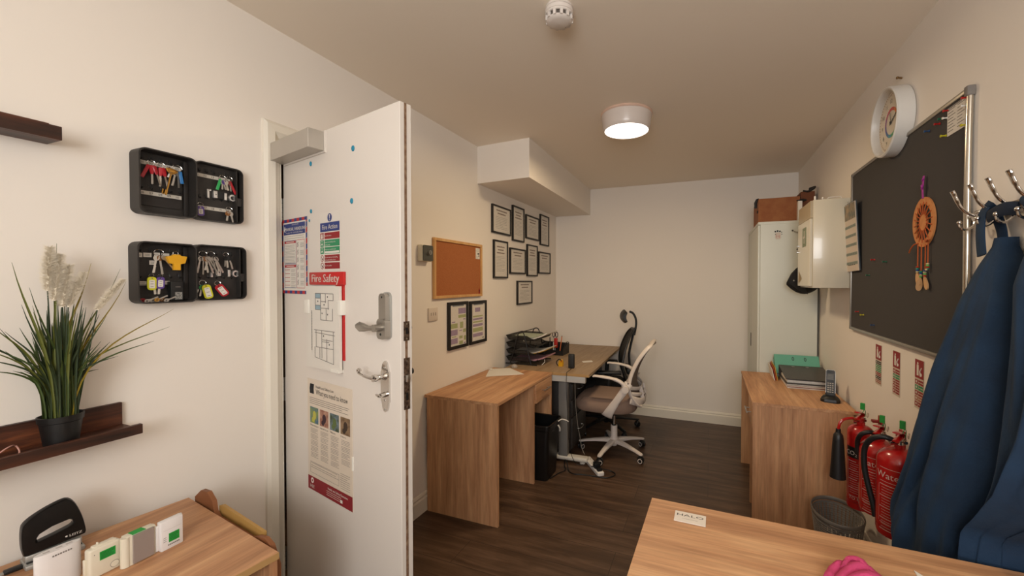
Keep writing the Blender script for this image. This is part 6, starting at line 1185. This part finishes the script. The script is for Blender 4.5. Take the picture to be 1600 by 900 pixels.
# cordless phone
ph = thing('cordless_phone', 'black cordless phone standing in its charging cradle on the right desk', 'phone', (.686, 2.80, DW)); Mp_ = FT(.686, 2.80, DW + .0005, radians(-14)); b = MB(BLACK, Mp_)
b.loft([[Vector((x * s, y * s, z)) for x, y in ((-.050, -.020), (-.030, -.042), (.030, -.042), (.050, -.020), (.046, .034), (-.046, .034))] for z, s in ((0, 1), (.014, 1), (.026, .82), (.034, .62))]); b.box(-.026, .026, -.004, .026, .02, .050, .004); b.build('cradle', ph)
Mh = Mp_ @ T((.0, .006, .028)) @ Rx(radians(72)); b = MB(BLACK, Mh); b.rrect(-.024, .024, 0, .158, -.012, .010, .012, 5); hs = b.build('handset', ph)
b = MB(mat('handset_silver', '8f8b86', .3, .7), Mh); b.ring_prism(rr(-.0245, .0245, -.0005, .1585, .012, 5), rr(-.0225, .0225, .0015, .1565, .010, 5), .004, .011); b.build('rim', hs)
b = MB(mat('phone_screen', '3c3a34', .2), Mh); b.quad(-.016, .016, .098, .135, .0105); b.build('screen', hs)
b = MB(mat('phone_keys', '9c9488', .5), Mh)
for r_ in range(5):
    for c_ in range(3): b.box(-.016 + c_ * .0115, -.008 + c_ * .0115, .022 + r_ * .013, .028 + r_ * .013, .010, .0114)
b.build('keypad', hs)
# ================================================================= FOREGROUND DESK TOP
M = ortho((-0.050, 1.256, DW + .0006), (cos(radians(-1)), sin(radians(-1)), 0), (sin(radians(1)), cos(radians(1)), 0), (0, 0, 1)); b = MB(mat('card_white', 'e3d9cd', .6), M); b.box(-.045, .045, -.027, .027, 0, .0022); b.use(mat('print_grey_dark', '4a4644', .7)); b.text('HALO', 0, .003, .017, .0026, sx=1.75); b.use(GREYINK); b.lines(-.022, .022, -.010, -.010, 1, .0008, .0026, 0)
tag(b.build('name_card', origin=sheet_origin(M)), 'white printed name card near the corner of the foreground desk', 'card')
PK = mat('pink_cloth', 'c2406e', .95, bump=(300, .4)); rn = random.Random(5)
b = MB(PK); base = [(.272, 1.085, .012, .020), (.285, 1.105, .03, .024), (.31, 1.120, .042, .026), (.335, 1.122, .045, .024), (.36, 1.105, .03, .026), (.385, 1.09, .018, .022)]
b.tube(cr([(x, y, DW + .004 + z * .7) for x, y, z, r in base], 5), [(.020 + .004 * sin(k), .017) for k in range(26)], 14); b.tube(cr([(.275, 1.05, DW + .015), (.305, 1.075, DW + .036), (.33, 1.09, DW + .050), (.355, 1.075, DW + .040), (.39, 1.05, DW + .018)], 5), [(.026, .020)] * 21, 14); b.tube(cr([(.29, 1.03, DW + .020), (.32, 1.05, DW + .045), (.35, 1.05, DW + .048), (.38, 1.02, DW + .02)], 5), [(.03, .024)] * 16, 14)
b.tube(cr([(.30, 1.09, DW + .05), (.315, 1.115, DW + .056), (.335, 1.10, DW + .066), (.345, 1.06, DW + .055)], 5), [(.012, .009)] * 16, 10); b.v = [v + Vector((rn.uniform(-.0012, .0012), rn.uniform(-.0012, .0012), rn.uniform(-.0012, .0012))) for v in b.v]
tag(b.build('pink_cloth'), 'crumpled pink cloth at the bottom edge on the foreground desk', 'cloth')
b = MB(PAPER); b.prism([(.232, 1.055), (.262, 1.05), (.275, 1.082), (.255, 1.095), (.243, 1.088)], DW + .001, DW + .010); tag(b.build('white_card'), 'small white card corner beside the pink cloth on the foreground desk', 'card')
b = MB(PAPER); b.prism([(.480, 1.222), (.492, 1.205), (.60, 1.205), (.605, 1.11), (.47, 1.10)], DW + .0008, DW + .004); tag(b.build('white_envelope'), 'white envelope corner right of the pink cloth on the foreground desk', 'paper')

# ================================================================= COAT HOOKS AND BLUE COATS
hr = thing('coat_rack', 'chrome double hook coat rail on the right wall with four hooks in view', 'coat rack', (XR, 1.48, 1.67))
b = MB(CHROME); b.box(XR - .010, XR - .001, 1.28, 1.645, 1.650, 1.684, .003); b.cyl((XR - .018, 1.28, 1.667), (XR - .018, 1.64, 1.667), .008, n=14); b.build('rail', hr)
for yk in (1.612, 1.522, 1.442, 1.360):
    b = MB(CHROME); x0 = XR - .016; b.lathe([], 8) if False else None; b.cyl((XR - .002, yk, 1.660), (XR - .026, yk, 1.660), .014, .012, 18)
    b.tube(cr([(x0 - .006, yk, 1.664), (x0 - .022, yk, 1.672), (x0 - .040, yk, 1.690), (x0 - .052, yk, 1.716), (x0 - .060, yk, 1.738), (x0 - .064, yk, 1.746)], 5), [(.0045, .0045)] * 8 + [(.0045, .006)] * 6 + [(.0050, .008)] * 5 + [(.0055, .0095)] * 5 + [(.0055, .0095), (.003, .005)], 12)
    b.tube(cr([(x0 - .004, yk, 1.655), (x0 - .010, yk, 1.634), (x0 - .026, yk, 1.622), (x0 - .040, yk, 1.628), (x0 - .044, yk, 1.642)], 5), .0038, 10); b.sphere((x0 - .044, yk, 1.645), .0068, 12); b.build('hook', hr)
BL = mat('navy_cloth', '11304c', .85, noise=(9, '0c2740'), bump=(140, .5)); BLD = mat('navy_cloth_dark', '0c1c30', .9)
def lerp_tab(tab, z):
    tab = sorted(tab)
    if z <= tab[0][0]: return tab[0][1]
    for (a, u), (c, v) in zip(tab, tab[1:]):
        if z <= c: return u + (v - u) * (z - a) / (c - a)
    return tab[-1][1]
def coat(name, label, far, near, dep, ztop, zbot, kf, ph0, hem=None, nf=64):
    root = thing(name, label, 'coat', (XR - .03, (lerp_tab(far, 1.3) + lerp_tab(near, 1.3)) / 2, zbot), None)
    secs = []; NZ = 46
    for i in range(NZ + 1):
        t = i / NZ; z = ztop + (zbot - ztop) * t; yl, yr, d = lerp_tab(far, z), lerp_tab(near, z), lerp_tab(dep, z); row = []
        gr = min(1, .10 + t * 1.3)
        for k in range(nf):
            u = k / (nf - 1); sh = sin(pi * min(max(u, .0), 1)) ** .34 if 0 < u < 1 else 0
            fold = .13 * sin(2 * pi * (kf * u + ph0 + .20 * sin(4 * z + u * 2))) + .05 * sin(2 * pi * (kf * 2.3 * u + .4 - .5 * z)) + .025 * sin(2 * pi * (7 * u + 2.2 * z))
            x = XR - .012 - d * sh * (1 + fold * gr) ; zz = z
            if hem and t > .75: zz = z + hem(u) * (t - .75) / .25
            row.append(Vector((x, yr + (yl - yr) * u + .008 * gr * sin(9 * u + 5 * z), zz)))
        for k in range(1, 14): u = 1 - k / 14; row.append(Vector((XR - .006 - .006 * sin(pi * u), yr + (yl - yr) * u, row[int(u * (nf - 1))].z)))
        secs.append(row)
    b = MB(BL); b.loft(secs); b.build('cloth', root, sharp=60); return root, secs
farA = [(1.585, 1.49), (1.56, 1.50), (1.50, 1.515), (1.46, 1.53), (1.345, 1.575), (1.215, 1.635), (.99, 1.715), (.81, 1.765), (.66, 1.815), (.56, 1.81), (.46, 1.73)]
nearA = [(1.56, 1.445), (1.50, 1.40), (1.4, 1.345), (1.2, 1.335), (1.0, 1.35), (.85, 1.385), (.74, 1.42), (.45, 1.44)]
depA = [(1.56, .035), (1.50, .07), (1.40, .105), (1.2, .135), (1.0, .155), (.8, .17), (.6, .18)]
ca, sA = coat('blue_coat', 'long navy blue coat with pale piped hem, nearer the extinguishers', farA, nearA, depA, 1.582, .46, 1.6, .12, hem=lambda u: .27 * max(0, u - .55))
b = MB(BL); b.tube(cr([(XR - .060, 1.500, 1.535), (XR - .058, 1.512, 1.60), (XR - .050, 1.522, 1.655), (XR - .036, 1.523, 1.676), (XR - .024, 1.515, 1.655), (XR - .022, 1.490, 1.60), (XR - .026, 1.475, 1.535)], 6), [(.004, .021)] * 37, 10, up=(1, 0, 0)); b.build('hanging_loop', ca)
b = MB(mat('pale_piping', 'b9b4ae', .7)); row = sA[-1]; b.tube([row[k] + Vector((-.003, 0, 0)) for k in range(28, 63)], .0045, 8); b.build('hem_piping', ca)
farB = [(1.64, 1.30), (1.58, 1.325), (1.5, 1.335), (1.35, 1.325), (1.2, 1.31), (1.0, 1.325), (.85, 1.35), (.75, 1.38), (.55, 1.40)]
nearB = [(1.64, 1.24), (1.55, 1.12), (1.3, 1.06), (1.1, 1.08), (.95, 1.16), (.80, 1.342), (.4, 1.345)]
depB = [(1.64, .03), (1.58, .07), (1.45, .11), (1.2, .125), (.9, .13), (.6, .13)]
b = MB(BLD); b.loft([[Vector((XR - .008 - d_ * (.5 - .5 * cos(t)) , 1.43 + .09 * sin(t) * w_ + o_, z)) for t in [2 * pi * q / 20 for q in range(20)]] for z, d_, w_, o_ in ((1.50, .04, .3, .02), (1.2, .06, .7, .01), (.9, .07, 1, .03), (.45, .07, 1.2, .06))]); b.build('shade_gap_cloth', ca)  # dark cloth added to paint the shade in the gap between the coats
cb_, sB = coat('blue_coat', 'second long navy blue coat at the right edge, nearer the camera', farB, nearB, depB, 1.635, .42, 2.4, .45)
b = MB(BL); b.tube(cr([(XR - .050, 1.28, 1.62), (XR - .052, 1.33, 1.650), (XR - .048, 1.358, 1.672), (XR - .034, 1.36, 1.68), (XR - .028, 1.32, 1.65), (XR - .03, 1.28, 1.61)], 6), [(.014, .004)] * 31, 10, up=(0, 1, 0)); b.build('hanging_loop', cb_)
b = MB(BLD); b.tube(cr([(XR - .05, 1.495, 1.645), (XR - .054, 1.46, 1.650), (XR - .054, 1.42, 1.655), (XR - .046, 1.385, 1.650)], 6), [(.018, .004)] * 19, 10, up=(0, 0, 1)); tag(b.build('cloth_belt'), 'dark navy cloth belt draped across the chrome coat rail', 'belt')

# ================================================================= CEILING FITTINGS
def flush_lamp(x, y, label):
    root = thing('ceiling_lamp', label, 'ceiling lamp', (x, y, H)); M = T((x, y, H)) @ Rx(pi)
    b = MB(mat('lamp_rim_warm', 'd9b8a4', .35), M); b.lathe([(0, .0005), (.158, .0005), (.159, .008), (.154, .014), (.146, .015)], 64); b.build('ceiling_flange', root)
    b = MB(mat('lamp_body', 'd9cdc4', .25), M); b.lathe([(.145, .012), (.155, .016), (.154, .030), (.147, .085), (.142, .103), (.138, .1085), (.135, .1085), (.135, .1045)], 64); b.build('housing', root)
    b = MB(mat('lamp_diffuser', 'ffffff', .4, emit='fff6ea', estr=3.0), M); b.lathe([(.135, .106), (.09, .109), (0, .110)], 64); b.build('diffuser', root); return root
flush_lamp(-.492, 2.490, 'round white flush ceiling lamp, lit, in the middle of the ceiling')
b = MB(mat('added_pane_glow', 'ffffff', .5, emit='fff2e2', estr=0.4)); b.box(-.48, .72, YF + .002, YF + .006, 1.25, 2.35); b.use(TRIM)  # unseen glowing window, made up to go with the fill light
for q in ((-.53, -.48, 1.20, 2.40), (.72, .77, 1.20, 2.40), (-.48, .72, 1.20, 1.25), (-.48, .72, 2.35, 2.40), (.095, .145, 1.25, 2.35)): b.box(q[0], q[1], YF + .001, YF + .035, q[2], q[3], .003)
struct(b.build('added_window_1'))
sd_ = thing('smoke_detector', 'round white smoke detector on the ceiling at the top edge', 'smoke detector', (-.545, 1.440, H)); M = T((-.545, 1.440, H)) @ Rx(pi); SM = mat('detector_white', 'dcd2c9', .35)
b = MB(SM, M); b.lathe([(0, 0.0005), (.052, .0005), (.053, .010), (.050, .011), (.050, .013), (.054, .014), (.055, .028), (.050, .030)], 48); b.build('base', sd_)
b = MB(SM, M); b.lathe([(.050, .028), (.054, .030), (.0545, .036)], 48); b.lathe([(.050, .052), (.046, .057), (.030, .062), (0, .064)], 48)
for k in range(12):
    a = k * pi / 6; b.M = M @ Rz(a); b.box(.044, .0535, -.0055, .0055, .034, .055, .001, 1)
b.M = M; b.lathe([(.0535, .034), (.0535, .038), (.048, .038)], 48); b.use(INK); b.M = M; b.sphere((.016, -.028, .0605), .0022, 8); b.build('head', sd_)
b = MB(mat('detector_mesh', '4a423c', .7, noise=(900, '6b625a')), M); b.lathe([(.045, .034), (.045, .055)], 40); b.build('sensing_grille', sd_)
